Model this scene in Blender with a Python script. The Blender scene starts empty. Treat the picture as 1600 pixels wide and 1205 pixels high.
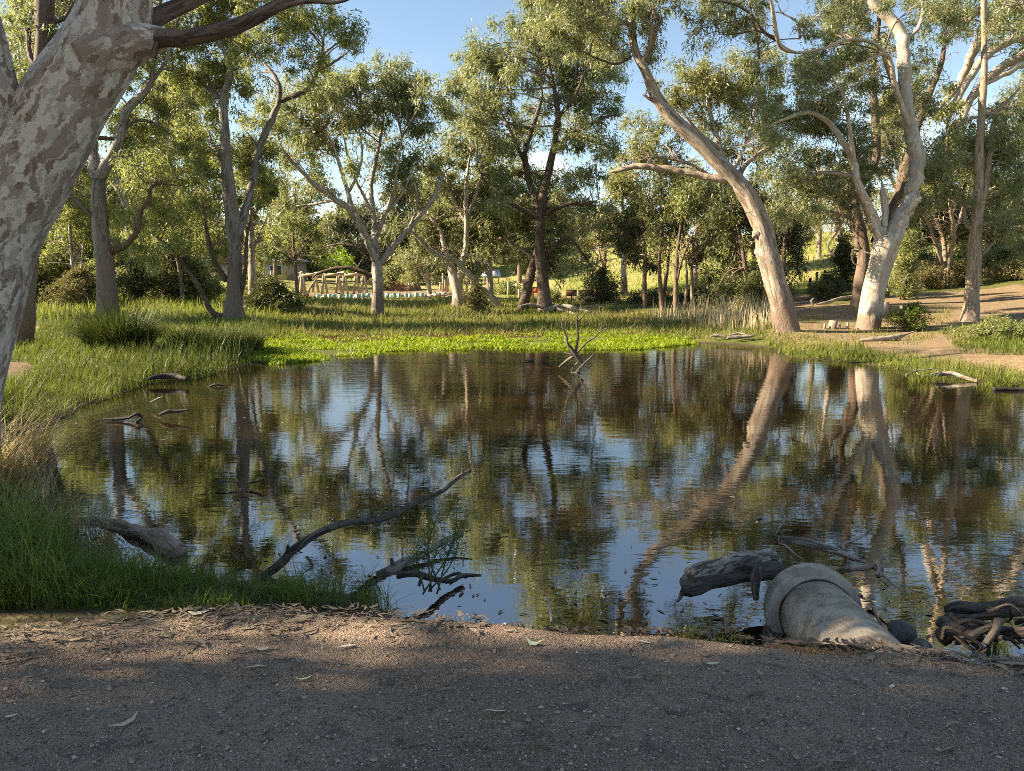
import bpy, math, random
import numpy as np
from mathutils import Vector, Matrix

# ------------------------------------------------------------------ camera, sky, sun, exposure
SC = bpy.context.scene
COL = SC.collection
FPX, CX, CY = 1164.0, 800.0, 602.5           # focal length and centre in photograph pixels
PITCH = math.radians(7.9)
CAMZ = 2.05
SUN_EL, SUN_AZ = math.radians(28), math.radians(0)   # low sun from the left, a touch behind the camera

cam_data = bpy.data.cameras.new('camera')
cam = bpy.data.objects.new('camera', cam_data)
COL.objects.link(cam)
cam.location = (0, 0, CAMZ)
cam.rotation_euler = (math.pi / 2 - PITCH, 0, 0)
cam_data.sensor_fit = 'HORIZONTAL'
cam_data.sensor_width = 36.0
cam_data.lens = 36.0 * FPX / 1600.0
cam_data.clip_start = 0.05
cam_data.clip_end = 3000
SC.camera = cam

SUNV = Vector((-math.cos(SUN_EL) * math.cos(SUN_AZ), -math.cos(SUN_EL) * math.sin(SUN_AZ), math.sin(SUN_EL)))
sun_data = bpy.data.lights.new('sun', 'SUN')
sun_data.energy = 5.0
sun_data.angle = math.radians(0.5)
sun_data.color = (1.0, 0.91, 0.75)
sun = bpy.data.objects.new('sun', sun_data)
COL.objects.link(sun)
sun.rotation_euler = SUNV.to_track_quat('Z', 'Y').to_euler()
sun.location = (-30, -5, 30)

world = bpy.data.worlds.new('World')
SC.world = world
world.use_nodes = True
wt = world.node_tree
wt.nodes.clear()
w_out = wt.nodes.new('ShaderNodeOutputWorld')
w_bg = wt.nodes.new('ShaderNodeBackground')
w_sky = wt.nodes.new('ShaderNodeTexSky')
w_sky.sky_type = 'NISHITA'
w_sky.sun_disc = False
w_sky.sun_elevation = SUN_EL
w_sky.sun_rotation = math.atan2(SUNV.x, SUNV.y)
w_sky.air_density = 1.0
w_sky.dust_density = 0.15
w_sky.ozone_density = 2.4
w_bg.inputs['Strength'].default_value = 0.068
# thin bright cloud low over the horizon
w_tc = wt.nodes.new('ShaderNodeTexCoord')
w_map = wt.nodes.new('ShaderNodeMapping')
w_map.inputs['Scale'].default_value = (2.2, 2.2, 6.0)
w_noise = wt.nodes.new('ShaderNodeTexNoise')
w_noise.inputs['Scale'].default_value = 1.6
w_noise.inputs['Detail'].default_value = 7
w_noise.inputs['Roughness'].default_value = 0.6
w_ramp = wt.nodes.new('ShaderNodeMapRange')
w_ramp.inputs['From Min'].default_value = 0.57
w_ramp.inputs['From Max'].default_value = 0.70
w_sep = wt.nodes.new('ShaderNodeSeparateXYZ')
w_low = wt.nodes.new('ShaderNodeMapRange')
w_low.inputs['From Min'].default_value = 0.28
w_low.inputs['From Max'].default_value = 0.10
w_mul = wt.nodes.new('ShaderNodeMath'); w_mul.operation = 'MULTIPLY'
w_mix = wt.nodes.new('ShaderNodeMix'); w_mix.data_type = 'RGBA'
w_mix.inputs['B'].default_value = (7.0, 7.0, 7.2, 1)
L = wt.links.new
L(w_tc.outputs['Generated'], w_map.inputs['Vector'])
L(w_map.outputs['Vector'], w_noise.inputs['Vector'])
L(w_noise.outputs['Fac'], w_ramp.inputs['Value'])
L(w_tc.outputs['Generated'], w_sep.inputs['Vector'])
L(w_sep.outputs['Z'], w_low.inputs['Value'])
L(w_ramp.outputs['Result'], w_mul.inputs[0])
L(w_low.outputs['Result'], w_mul.inputs[1])
L(w_mul.outputs[0], w_mix.inputs['Factor'])
L(w_sky.outputs['Color'], w_mix.inputs['A'])
L(w_mix.outputs['Result'], w_bg.inputs['Color'])
L(w_bg.outputs[0], w_out.inputs['Surface'])

SC.view_settings.view_transform = 'Standard'
SC.view_settings.look = 'None'
SC.view_settings.exposure = 1.9
SC.view_settings.gamma = 1.0
SC.view_settings.use_curve_mapping = False
SC.render.engine = 'CYCLES'
SC.cycles.max_bounces = 6
SC.cycles.diffuse_bounces = 3
SC.cycles.glossy_bounces = 3
SC.cycles.transmission_bounces = 4
SC.cycles.caustics_reflective = False
SC.cycles.caustics_refractive = False
SC.cycles.use_denoising = False
SC.cycles.denoiser = 'OPENIMAGEDENOISE'
SC.cycles.denoising_input_passes = 'RGB_ALBEDO_NORMAL'
SC.cycles.denoising_prefilter = 'ACCURATE'
SC.cycles.filter_width = 0.9
SC.view_settings.use_white_balance = True
SC.view_settings.white_balance_temperature = 7450
SC.view_settings.white_balance_tint = 10

# ------------------------------------------------------------------ projection helpers
CP, SP = math.cos(PITCH), math.sin(PITCH)

def depth_of(py, Y):
    v = (CY - py) / FPX
    return Y / (CP + v * SP)

def at(px, py, Y):
    """World point seen at photograph pixel (px, py) at distance Y in front of the camera."""
    u, v = (px - CX) / FPX, (CY - py) / FPX
    t = Y / (CP + v * SP)
    return np.array((u * t, Y, CAMZ + t * (v * CP - SP)))

def onz(px, py, z):
    u, v = (px - CX) / FPX, (CY - py) / FPX
    t = (z - CAMZ) / (v * CP - SP)
    return np.array((u * t, t * (CP + v * SP), z))

def project(P):
    P = np.asarray(P, float)
    d = P - np.array((0, 0, CAMZ))
    f = d[..., 1] * CP - d[..., 2] * SP
    up = d[..., 1] * SP + d[..., 2] * CP
    f = np.where(f < 0.05, 0.05, f)
    return CX + FPX * d[..., 0] / f, CY - FPX * up / f

def in_poly(x, y, poly):
    x = np.asarray(x); y = np.asarray(y)
    r = np.zeros(x.shape, bool)
    n = len(poly)
    for i in range(n):
        x0, y0 = poly[i][0], poly[i][1]
        x1, y1 = poly[(i + 1) % n][0], poly[(i + 1) % n][1]
        if y0 == y1:
            continue
        c = ((y0 > y) != (y1 > y)) & (x < (x1 - x0) * (y - y0) / (y1 - y0) + x0)
        r ^= c
    return r

def poly_dist(x, y, poly):
    best = np.full(np.shape(x), 1e9)
    n = len(poly)
    for i in range(n):
        ax, ay = poly[i][0], poly[i][1]
        bx, by = poly[(i + 1) % n][0], poly[(i + 1) % n][1]
        dx, dy = bx - ax, by - ay
        t = np.clip(((x - ax) * dx + (y - ay) * dy) / (dx * dx + dy * dy + 1e-12), 0, 1)
        best = np.minimum(best, np.hypot(x - ax - t * dx, y - ay - t * dy))
    return best

def wob(x, y, s=1.0, seed=0.0):
    """Cheap smooth noise, about -1..1."""
    x = x * s + seed * 1.7; y = y * s - seed * 2.3
    return (np.sin(x * 1.3 + 1.7 * np.sin(y * 0.9 + seed)) + np.sin(y * 1.7 + 1.3 * np.sin(x * 1.1 - seed)) +
            0.5 * np.sin(x * 3.1 + y * 2.3 + seed) + 0.5 * np.sin(y * 3.7 - x * 2.9)) / 3.0

def sstep(a, b, x):
    t = np.clip((x - a) / (b - a), 0, 1)
    return t * t * (3 - 2 * t)

# ------------------------------------------------------------------ mesh helpers
def tag(o, label=None, cat=None, group=None, kind=None):
    if label: o['label'] = label
    if cat: o['category'] = cat
    if group: o['group'] = group
    if kind: o['kind'] = kind
    return o

def empty(name, loc, label=None, cat=None, group=None):
    o = bpy.data.objects.new(name, None)
    o.empty_display_size = 0.1
    o.location = tuple(loc)
    COL.objects.link(o)
    return tag(o, label, cat, group)

def mesh_np(name, V, faces, mat=None, parent=None, smooth=False, attrs=None, loc=None):
    """faces: list of int arrays, each (n, k). Vertices are world coordinates; stored relative to the parent's place."""
    V = np.asarray(V, np.float32)
    off = np.zeros(3, np.float32)
    if parent is not None:
        p = parent
        while p is not None:
            off += np.array(p.location, np.float32); p = p.parent
    elif loc is not None:
        off = np.array(loc, np.float32)
    faces = [np.asarray(f, np.int32) for f in faces if len(f)]
    me = bpy.data.meshes.new(name)
    me.vertices.add(len(V))
    me.vertices.foreach_set('co', (V - off).ravel())
    idx = np.concatenate([f.ravel() for f in faces])
    tot = np.concatenate([np.full(len(f), f.shape[1], np.int32) for f in faces])
    st = np.concatenate([[0], np.cumsum(tot)[:-1]]).astype(np.int32)
    me.loops.add(len(idx))
    me.loops.foreach_set('vertex_index', idx)
    me.polygons.add(len(tot))
    me.polygons.foreach_set('loop_start', st)
    if smooth:
        me.polygons.foreach_set('use_smooth', np.ones(len(tot), bool))
    me.update(calc_edges=True)
    for k, a in (attrs or {}).items():
        a = np.asarray(a, np.float32)
        if a.ndim == 1:
            at_ = me.attributes.new(k, 'FLOAT', 'POINT'); at_.data.foreach_set('value', a)
        else:
            at_ = me.attributes.new(k, 'FLOAT_VECTOR', 'POINT'); at_.data.foreach_set('vector', a.ravel())
    if mat: me.materials.append(mat)
    o = bpy.data.objects.new(name, me)
    COL.objects.link(o)
    if parent is not None:
        o.parent = parent
    elif loc is not None:
        o.location = tuple(loc)
    return o

def crom(P, n):
    """Catmull-Rom through the rows of P, n samples."""
    P = np.asarray(P, float)
    if len(P) == 2:
        t = np.linspace(0, 1, n)[:, None]
        return P[0] * (1 - t) + P[1] * t
    Q = np.vstack([2 * P[0] - P[1], P, 2 * P[-1] - P[-2]])
    seg = np.linalg.norm(np.diff(P[:, :3], axis=0), axis=1)
    cum = np.concatenate([[0], np.cumsum(seg)])
    s = np.linspace(0, cum[-1], n)
    i = np.clip(np.searchsorted(cum, s, 'right') - 1, 0, len(seg) - 1)
    t = ((s - cum[i]) / np.maximum(seg[i], 1e-9))[:, None]
    p0, p1, p2, p3 = Q[i], Q[i + 1], Q[i + 2], Q[i + 3]
    return 0.5 * (2 * p1 + (p2 - p0) * t + (2 * p0 - 5 * p1 + 4 * p2 - p3) * t ** 2 + (3 * p1 - p0 - 3 * p2 + p3) * t ** 3)

class MB:
    def __init__(s):
        s.v, s.q, s.t, s.a, s.n = [], [], [], [], 0
    def add(s, V, quads=None, tris=None, bark=None):
        V = np.asarray(V, float)
        s.v.append(V)
        s.a.append(np.asarray(bark, float) if bark is not None else V)
        if quads is not None and len(quads): s.q.append(np.asarray(quads, int) + s.n)
        if tris is not None and len(tris): s.t.append(np.asarray(tris, int) + s.n)
        s.n += len(V)
        return s
    def tube(s, P, R, k=8, z0=0.0, rough=0.0, rng=None, cap=True, squash=None):
        P = np.asarray(P, float); R = np.asarray(R, float)
        n = len(P)
        T = np.gradient(P, axis=0)
        T /= np.linalg.norm(T, axis=1)[:, None] + 1e-12
        ref = np.array((0, 1, 0.0)) if abs(T[0][1]) < 0.8 else np.array((1.0, 0, 0))
        U = np.zeros((n, 3)); W = np.zeros((n, 3))
        u = ref - T[0] * ref.dot(T[0]); u /= np.linalg.norm(u)
        for i in range(n):
            u = u - T[i] * u.dot(T[i]); u /= np.linalg.norm(u) + 1e-12
            U[i] = u; W[i] = np.cross(T[i], u)
        th = np.arange(k) / k * 2 * math.pi
        c, si = np.cos(th), np.sin(th)
        RR = np.repeat(R[:, None], k, 1)
        L_ = np.concatenate([[0], np.cumsum(np.linalg.norm(np.diff(P, axis=0), axis=1))])
        if rough:
            r0 = max(R.mean(), 1e-4)
            ph = (rng.uniform(0, 9) if rng is not None else 1.0)
            lz = L_[:, None] / r0
            RR = RR * (1 + rough * (np.sin(th[None] * 2 + lz * 0.35 + ph) * 0.5 + np.sin(th[None] * 3 - lz * 0.6 + ph * 2) * 0.35 + 0.35 * np.sin(lz * 1.3 + ph * 3 + th[None])))
        sq = 1.0 if squash is None else squash
        V = P[:, None] + (U[:, None] * c[None, :, None] + W[:, None] * si[None, :, None] * sq) * RR[..., None]
        B = np.stack([c[None] * RR, si[None] * RR, np.repeat(L_[:, None] + z0, k, 1)], -1)
        i = np.arange(n - 1)[:, None] * k; j = np.arange(k)[None]; j2 = (j + 1) % k
        Q = np.stack([i + j, i + j2, i + k + j2, i + k + j], -1).reshape(-1, 4)
        V = V.reshape(-1, 3); B = B.reshape(-1, 3)
        tris = None
        if cap:
            V = np.vstack([V, P[0], P[-1]]); B = np.vstack([B, [0, 0, z0], [0, 0, L_[-1] + z0]])
            a, b = n * k, n * k + 1
            jj = np.arange(k); jn = (jj + 1) % k
            tris = np.vstack([np.stack([np.full(k, a), jn, jj], -1), np.stack([np.full(k, b), (n - 1) * k + jj, (n - 1) * k + jn], -1)])
        return s.add(V, Q, tris, B)
    def box(s, c, size, rz=0.0, tilt=None):
        x, y, z = np.array(size) / 2
        V = np.array([(-x, -y, -z), (x, -y, -z), (x, y, -z), (-x, y, -z), (-x, -y, z), (x, -y, z), (x, y, z), (-x, y, z)])
        M = np.array(Matrix.Rotation(rz, 3, 'Z'))
        if tilt is not None: M = M @ np.array(tilt)
        return s.add(V @ M.T + np.array(c), [(0, 3, 2, 1), (4, 5, 6, 7), (0, 1, 5, 4), (1, 2, 6, 5), (2, 3, 7, 6), (3, 0, 4, 7)])
    def build(s, name, mat, parent=None, smooth=True, loc=None, attrs=None):
        F = []
        if s.q: F.append(np.vstack(s.q))
        if s.t: F.append(np.vstack(s.t))
        a = {'bark': np.vstack(s.a)}
        if attrs: a.update(attrs)
        return mesh_np(name, np.vstack(s.v), F, mat, parent, smooth, a, loc)

# ------------------------------------------------------------------ materials
class NT:
    def __init__(s, name):
        s.m = bpy.data.materials.new(name); s.m.use_nodes = True
        s.t = s.m.node_tree; s.t.nodes.clear()
        s.out = s.n('ShaderNodeOutputMaterial')
    def n(s, ty, **kw):
        nd = s.t.nodes.new(ty)
        for k, v in kw.items():
            if k in nd.inputs: nd.inputs[k].default_value = v
            else: setattr(nd, k, v)
        return nd
    def l(s, a, b): s.t.links.new(a, b)
    def attr(s, name): return s.n('ShaderNodeAttribute', attribute_name=name)
    def noise(s, vec, scale, detail=4, rough=0.55, dist=0.0):
        nd = s.n('ShaderNodeTexNoise', Scale=scale, Detail=detail, Roughness=rough, Distortion=dist)
        if vec is not None: s.l(vec, nd.inputs['Vector'])
        return nd.outputs['Fac']
    def scale(s, vec, sc):
        nd = s.n('ShaderNodeMapping'); nd.inputs['Scale'].default_value = sc
        s.l(vec, nd.inputs['Vector']); return nd.outputs['Vector']
    def rng(s, v, a, b, c=0.0, d=1.0):
        nd = s.n('ShaderNodeMapRange'); nd.interpolation_type = 'SMOOTHSTEP'
        s.l(v, nd.inputs['Value'])
        for k, x in zip(('From Min', 'From Max', 'To Min', 'To Max'), (a, b, c, d)): nd.inputs[k].default_value = x
        return nd.outputs['Result']
    def math(s, op, a, b=None):
        nd = s.n('ShaderNodeMath'); nd.operation = op
        for i, x in enumerate((a, b)):
            if x is None: continue
            if hasattr(x, 'links'): s.l(x, nd.inputs[i])
            else: nd.inputs[i].default_value = x
        return nd.outputs[0]
    def mix(s, f, a, b):
        nd = s.n('ShaderNodeMix'); nd.data_type = 'RGBA'
        for key, x in (('Factor', f), ('A', a), ('B', b)):
            if hasattr(x, 'links'): s.l(x, nd.inputs[key])
            elif key == 'Factor': nd.inputs[key].default_value = x
            else: nd.inputs[key].default_value = (*x, 1)
        return nd.outputs['Result']
    def bump(s, h, strength=0.5, dist=0.02, normal=None):
        nd = s.n('ShaderNodeBump', Strength=strength, Distance=dist)
        s.l(h, nd.inputs['Height'])
        if normal is not None: s.l(normal, nd.inputs['Normal'])
        return nd.outputs['Normal']
    def surf(s, color, rough=0.7, spec=0.3, normal=None, **kw):
        p = s.n('ShaderNodeBsdfPrincipled')
        if hasattr(color, 'links'): s.l(color, p.inputs['Base Color'])
        else: p.inputs['Base Color'].default_value = (*color, 1)
        if hasattr(rough, 'links'): s.l(rough, p.inputs['Roughness'])
        else: p.inputs['Roughness'].default_value = rough
        p.inputs['Specular IOR Level'].default_value = spec
        for k, v in kw.items(): p.inputs[k].default_value = v
        if normal is not None: s.l(normal, p.inputs['Normal'])
        return p.outputs[0]
    def done(s, sh):
        s.l(sh, s.out.inputs['Surface']); return s.m

def obj_vec(t):
    return t.n('ShaderNodeNewGeometry').outputs['Position']

def bark_mat(name, pale, mid, streak, base, stock=1.2, s=5.0, amount=0.5):
    t = NT(name)
    b = t.attr('bark').outputs['Vector']
    v = t.scale(b, (s, s, s * 0.22))
    n1 = t.noise(v, 1.0, 5, 0.6, 0.6)
    n2 = t.noise(t.scale(b, (s * 2.2, s * 2.2, s * 0.35)), 1.0, 5, 0.65, 1.0)
    n3 = t.noise(t.scale(b, (s * 7, s * 7, s * 0.9)), 1.0, 4, 0.6)
    n4 = t.noise(t.scale(b, (0.8, 0.8, 0.5)), 1.0, 3)
    c = t.mix(t.rng(n1, 0.38, 0.60), pale, mid)
    lo = 0.50 + 0.16 * (0.5 - amount)
    c = t.mix(t.rng(n2, lo, lo + 0.08), c, streak)
    c = t.mix(t.rng(n4, 0.5, 0.62, 0, 0.6), c, mid)
    sep = t.n('ShaderNodeSeparateXYZ'); t.l(b, sep.inputs[0])
    zz = t.math('ADD', sep.outputs['Z'], t.math('MULTIPLY', t.math('SUBTRACT', n1, 0.5), stock * 2.2))
    m = t.rng(zz, stock * 1.15, stock * 0.7)
    rb = t.mix(n3, base, tuple(min(1, x * 2.4) for x in base))
    c = t.mix(m, c, rb)
    h = t.math('ADD', t.math('MULTIPLY', n2, 0.5), t.math('MULTIPLY', n3, t.math('ADD', t.math('MULTIPLY', m, 1.5), 0.35)))
    return t.done(t.surf(c, 0.75, 0.25, t.bump(h, 0.7, 0.03)))

def mottle_mat(name):
    """Smooth gum bark shed in patches: pale grey, cream and pinkish brown scales."""
    t = NT(name)
    b = t.attr('bark').outputs['Vector']
    w1 = t.n('ShaderNodeTexNoise', Scale=3.4, Detail=7.0, Roughness=0.66)
    t.l(b, w1.inputs['Vector'])
    wv = t.n('ShaderNodeVectorMath', operation='MULTIPLY_ADD')
    t.l(w1.outputs['Color'], wv.inputs[0]); wv.inputs[1].default_value = (0.30, 0.30, 0.55); t.l(b, wv.inputs[2])
    v = t.scale(wv.outputs[0], (11.0, 11.0, 3.6))
    vo = t.n('ShaderNodeTexVoronoi', Scale=1.0); t.l(v, vo.inputs['Vector'])
    vc = t.n('ShaderNodeSeparateColor'); t.l(vo.outputs['Color'], vc.inputs[0])
    v2 = t.n('ShaderNodeTexVoronoi', Scale=2.1); t.l(v, v2.inputs['Vector'])
    vc2 = t.n('ShaderNodeSeparateColor'); t.l(v2.outputs['Color'], vc2.inputs[0])
    big = t.noise(t.scale(b, (1.6, 1.6, 0.8)), 1.0, 3)
    fine = t.noise(t.scale(b, (40, 40, 18)), 1.0, 4, 0.7)
    pick = t.math('ADD', vc.outputs[0], t.math('MULTIPLY', t.math('SUBTRACT', big, 0.5), 1.3))
    c = t.mix(t.rng(vc2.outputs[1], 0.40, 0.52), (0.37, 0.325, 0.285), (0.52, 0.468, 0.415))
    brown = t.mix(vc2.outputs[0], (0.225, 0.18, 0.152), (0.31, 0.25, 0.212))
    m1 = t.rng(pick, 0.55, 0.60)
    c = t.mix(m1, c, brown)
    m2 = t.math('MULTIPLY', t.rng(vc2.outputs[2], 0.86, 0.88), 0.8)
    c = t.mix(m2, c, (0.17, 0.105, 0.08))
    c = t.mix(t.rng(fine, 0.62, 0.75, 0, 0.45), c, (0.10, 0.085, 0.075))
    c = t.mix(t.rng(fine, 0.30, 0.2, 0, 0.3), c, (0.55, 0.52, 0.48))
    h = t.math('ADD', t.math('MULTIPLY', m1, -0.5), t.math('ADD', t.math('MULTIPLY', fine, 0.35), t.math('MULTIPLY', m2, -0.5)))
    return t.done(t.surf(c, 0.7, 0.25, t.bump(h, 1.0, 0.016)))

def leaf_mat(name, a, b, trans=0.35, rough=0.45, hi=None, spec=0.45):
    t = NT(name)
    f = t.attr('tint').outputs['Fac']
    c = t.mix(f, a, b)
    if hi is not None:
        c = t.mix(t.rng(f, 0.90, 1.02), c, hi)
    p = t.surf(c, rough, 0.12 if ('grass' in name or 'rush' in name or 'straw' in name) else spec)
    tr = t.n('ShaderNodeBsdfTranslucent')
    tc = t.mix(0.35, c, tuple(min(1, x * 1.6) for x in (b[0] * 1.1, b[1] * 1.15, b[2] * 0.5)))
    t.l(tc, tr.inputs['Color'])
    mx = t.n('ShaderNodeMixShader'); mx.inputs[0].default_value = trans
    t.l(p, mx.inputs[1]); t.l(tr.outputs[0], mx.inputs[2])
    return t.done(mx.outputs[0])

def simple_mat(name, a, b, scale=6.0, rough=0.75, spec=0.3, stretch=(1, 1, 1), bump=0.3, dist=0.01, lo=0.35, hi=0.65):
    t = NT(name)
    v = t.scale(obj_vec(t), stretch)
    n1 = t.noise(v, scale, 5, 0.6)
    n2 = t.noise(v, scale * 6, 3, 0.6)
    c = t.mix(t.rng(n1, lo, hi), a, b)
    h = t.math('ADD', n1, t.math('MULTIPLY', n2, 0.5))
    return t.done(t.surf(c, rough, spec, t.bump(h, bump, dist)))

M = {}
M['mottle'] = mottle_mat('gum_bark_mottled')
M['white'] = bark_mat('gum_bark_white', (0.50, 0.44, 0.365), (0.36, 0.305, 0.245), (0.33, 0.23, 0.15), (0.13, 0.093, 0.07), 0.55, 5, 0.42)
M['grey'] = bark_mat('gum_bark_grey', (0.46, 0.41, 0.36), (0.33, 0.28, 0.24), (0.20, 0.15, 0.11), (0.13, 0.10, 0.08), 1.6, 5, 0.5)
M['pink'] = bark_mat('gum_bark_pinkish', (0.42, 0.35, 0.29), (0.28, 0.215, 0.165), (0.16, 0.11, 0.08), (0.115, 0.08, 0.06), 1.2, 5, 0.6)
M['greyshaded'] = bark_mat('gum_bark_grey_shaded', (0.26, 0.23, 0.20), (0.17, 0.14, 0.12), (0.095, 0.072, 0.056), (0.10, 0.075, 0.06), 2.6, 5, 0.5)  # grey gum bark darkened in colour to give the two left trunks their shade
M['tan'] = bark_mat('gum_bark_tan', (0.38, 0.30, 0.22), (0.28, 0.21, 0.15), (0.20, 0.13, 0.085), (0.20, 0.145, 0.10), 0.3, 6, 0.45)
M['brown'] = bark_mat('rough_bark_brown', (0.15, 0.105, 0.075), (0.10, 0.07, 0.05), (0.06, 0.042, 0.03), (0.11, 0.075, 0.055), 2.5, 6, 0.5)
M['wetblack'] = bark_mat('soaked_black_wood', (0.05, 0.042, 0.035), (0.035, 0.029, 0.024), (0.018, 0.015, 0.012), (0.03, 0.025, 0.02), 0.02, 14, 0.5)
M['deadgrey'] = bark_mat('weathered_dead_wood', (0.36, 0.305, 0.25), (0.22, 0.175, 0.14), (0.09, 0.07, 0.052), (0.08, 0.06, 0.045), 0.02, 14, 0.5)
M['deaddark'] = bark_mat('wet_dead_wood', (0.14, 0.11, 0.085), (0.085, 0.066, 0.05), (0.035, 0.027, 0.021), (0.03, 0.024, 0.02), 0.02, 14, 0.5)
M['deadpale'] = bark_mat('bleached_dead_wood', (0.36, 0.30, 0.235), (0.26, 0.205, 0.155), (0.2, 0.15, 0.1), (0.25, 0.2, 0.15), 0.02, 10, 0.4)
M['leaf_olive'] = leaf_mat('gum_leaf_olive', (0.105, 0.122, 0.056), (0.305, 0.315, 0.172), 0.45, 0.36, (0.40, 0.32, 0.16))
M['leaf_yellow'] = leaf_mat('gum_leaf_yellow_green', (0.115, 0.134, 0.044), (0.310, 0.322, 0.130), 0.45, 0.42, (0.34, 0.27, 0.08))
M['leaf_grey'] = leaf_mat('gum_leaf_grey_green', (0.120, 0.132, 0.055), (0.310, 0.300, 0.135), 0.40, 0.38, (0.34, 0.26, 0.13))
M['leaf_dark'] = leaf_mat('wattle_leaf_dark', (0.045, 0.056, 0.022), (0.145, 0.150, 0.052), 0.30, 0.45, (0.22, 0.15, 0.045))
M['leaf_bright'] = leaf_mat('poplar_leaf_bright', (0.14, 0.22, 0.02), (0.26, 0.36, 0.03), 0.4, 0.45)
M['leaf_dist'] = leaf_mat('distant_leaf_grey', (0.085, 0.095, 0.050), (0.165, 0.170, 0.090), 0.30, 0.6)
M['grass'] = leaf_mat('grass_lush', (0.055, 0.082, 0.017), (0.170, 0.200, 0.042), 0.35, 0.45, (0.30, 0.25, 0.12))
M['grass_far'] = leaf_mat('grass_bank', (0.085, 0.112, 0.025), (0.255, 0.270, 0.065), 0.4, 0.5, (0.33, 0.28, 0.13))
M['grass_dark'] = leaf_mat('rush_dark', (0.045, 0.070, 0.018), (0.110, 0.130, 0.038), 0.25, 0.4, (0.28, 0.23, 0.12))
M['mat'] = leaf_mat('water_plant_bright', (0.10, 0.155, 0.012), (0.33, 0.40, 0.022), 0.4, 0.5, (0.16, 0.10, 0.05))
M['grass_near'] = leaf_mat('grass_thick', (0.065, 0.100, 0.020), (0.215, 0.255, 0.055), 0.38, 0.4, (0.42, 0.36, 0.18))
M['straw'] = leaf_mat('dry_straw', (0.34, 0.26, 0.16), (0.62, 0.51, 0.35), 0.25, 0.6)
M['litter'] = leaf_mat('leaf_litter', (0.095, 0.066, 0.045), (0.28, 0.215, 0.145), 0.1, 0.7)
M['hillgrass'] = leaf_mat('hill_grass', (0.13, 0.16, 0.03), (0.28, 0.27, 0.08), 0.35, 0.6)
M['rustweed'] = leaf_mat('reddish_weed', (0.09, 0.05, 0.025), (0.22, 0.12, 0.055), 0.3, 0.5, (0.2, 0.2, 0.05))
M['brush'] = leaf_mat('dry_brush', (0.11, 0.10, 0.05), (0.24, 0.21, 0.10), 0.3, 0.6)
M['timber'] = simple_mat('new_timber', (0.46, 0.36, 0.23), (0.36, 0.27, 0.17), 4, stretch=(4, 4, 0.5))
M['oldtimber'] = simple_mat('brown_timber', (0.20, 0.10, 0.06), (0.14, 0.07, 0.045), 4)
M['darkpost'] = simple_mat('dark_post', (0.02, 0.022, 0.02), (0.035, 0.035, 0.03), 6)
M['rock'] = simple_mat('pale_rock', (0.52, 0.46, 0.38), (0.36, 0.30, 0.24), 2.5, bump=0.6, dist=0.05)
M['pebblerock'] = simple_mat('grey_rock', (0.16, 0.145, 0.12), (0.09, 0.08, 0.065), 14, bump=0.6, dist=0.02)
M['bluemetal'] = simple_mat('blue_metal_roof', (0.30, 0.36, 0.45), (0.36, 0.42, 0.50), 1.0, 0.4, 0.5)
M['whiteroof'] = simple_mat('white_metal_roof', (0.66, 0.70, 0.75), (0.60, 0.64, 0.70), 1.0, 0.4, 0.5)
M['redtile'] = simple_mat('red_roof_tile', (0.34, 0.13, 0.08), (0.26, 0.10, 0.065), 3)
M['wall'] = simple_mat('house_wall', (0.42, 0.34, 0.27), (0.36, 0.28, 0.22), 2)
M['glass'] = simple_mat('window_glass', (0.03, 0.035, 0.04), (0.04, 0.045, 0.05), 2, 0.1, 0.5)
M['teal'] = simple_mat('teal_plastic', (0.17, 0.40, 0.32), (0.26, 0.48, 0.40), 3, 0.5, 0.4)
M['orange'] = simple_mat('orange_board', (0.75, 0.16, 0.05), (0.68, 0.14, 0.045), 3)
M['mulch'] = simple_mat('bark_mulch', (0.26, 0.13, 0.075), (0.17, 0.085, 0.05), 3, bump=0.8, dist=0.1)
M['skin'] = simple_mat('skin', (0.50, 0.30, 0.21), (0.47, 0.28, 0.19), 3, 0.5)
M['shirt'] = simple_mat('white_cotton', (0.78, 0.77, 0.75), (0.72, 0.71, 0.69), 5)
M['shorts'] = simple_mat('dark_cotton', (0.03, 0.033, 0.045), (0.04, 0.042, 0.055), 5)
M['hair'] = simple_mat('brown_hair', (0.05, 0.03, 0.02), (0.07, 0.045, 0.03), 9)
M['wire'] = simple_mat('wire_grey', (0.1, 0.1, 0.1), (0.12, 0.12, 0.12), 3)

def concrete_mat():
    t = NT('weathered_concrete')
    p = obj_vec(t)
    n1 = t.noise(p, 5, 6, 0.65); n2 = t.noise(p, 60, 4, 0.7); n3 = t.noise(p, 13, 5, 0.6, 0.5)
    c = t.mix(t.rng(n1, 0.38, 0.62), (0.22, 0.178, 0.132), (0.40, 0.335, 0.26))
    c = t.mix(t.rng(n3, 0.58, 0.66, 0, 0.7), c, (0.44, 0.385, 0.31))
    c = t.mix(t.rng(n3, 0.40, 0.32, 0, 0.55), c, (0.09, 0.08, 0.065))
    c = t.mix(t.rng(n2, 0.62, 0.75, 0, 0.35), c, (0.14, 0.12, 0.095))
    c = t.mix(t.rng(n2, 0.30, 0.24, 0, 0.35), c, (0.48, 0.42, 0.35))
    h = t.math('ADD', n2, t.math('MULTIPLY', n3, 0.6))
    return t.done(t.surf(c, 0.85, 0.2, t.bump(h, 0.5, 0.003)))
M['concrete'] = concrete_mat()

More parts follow.
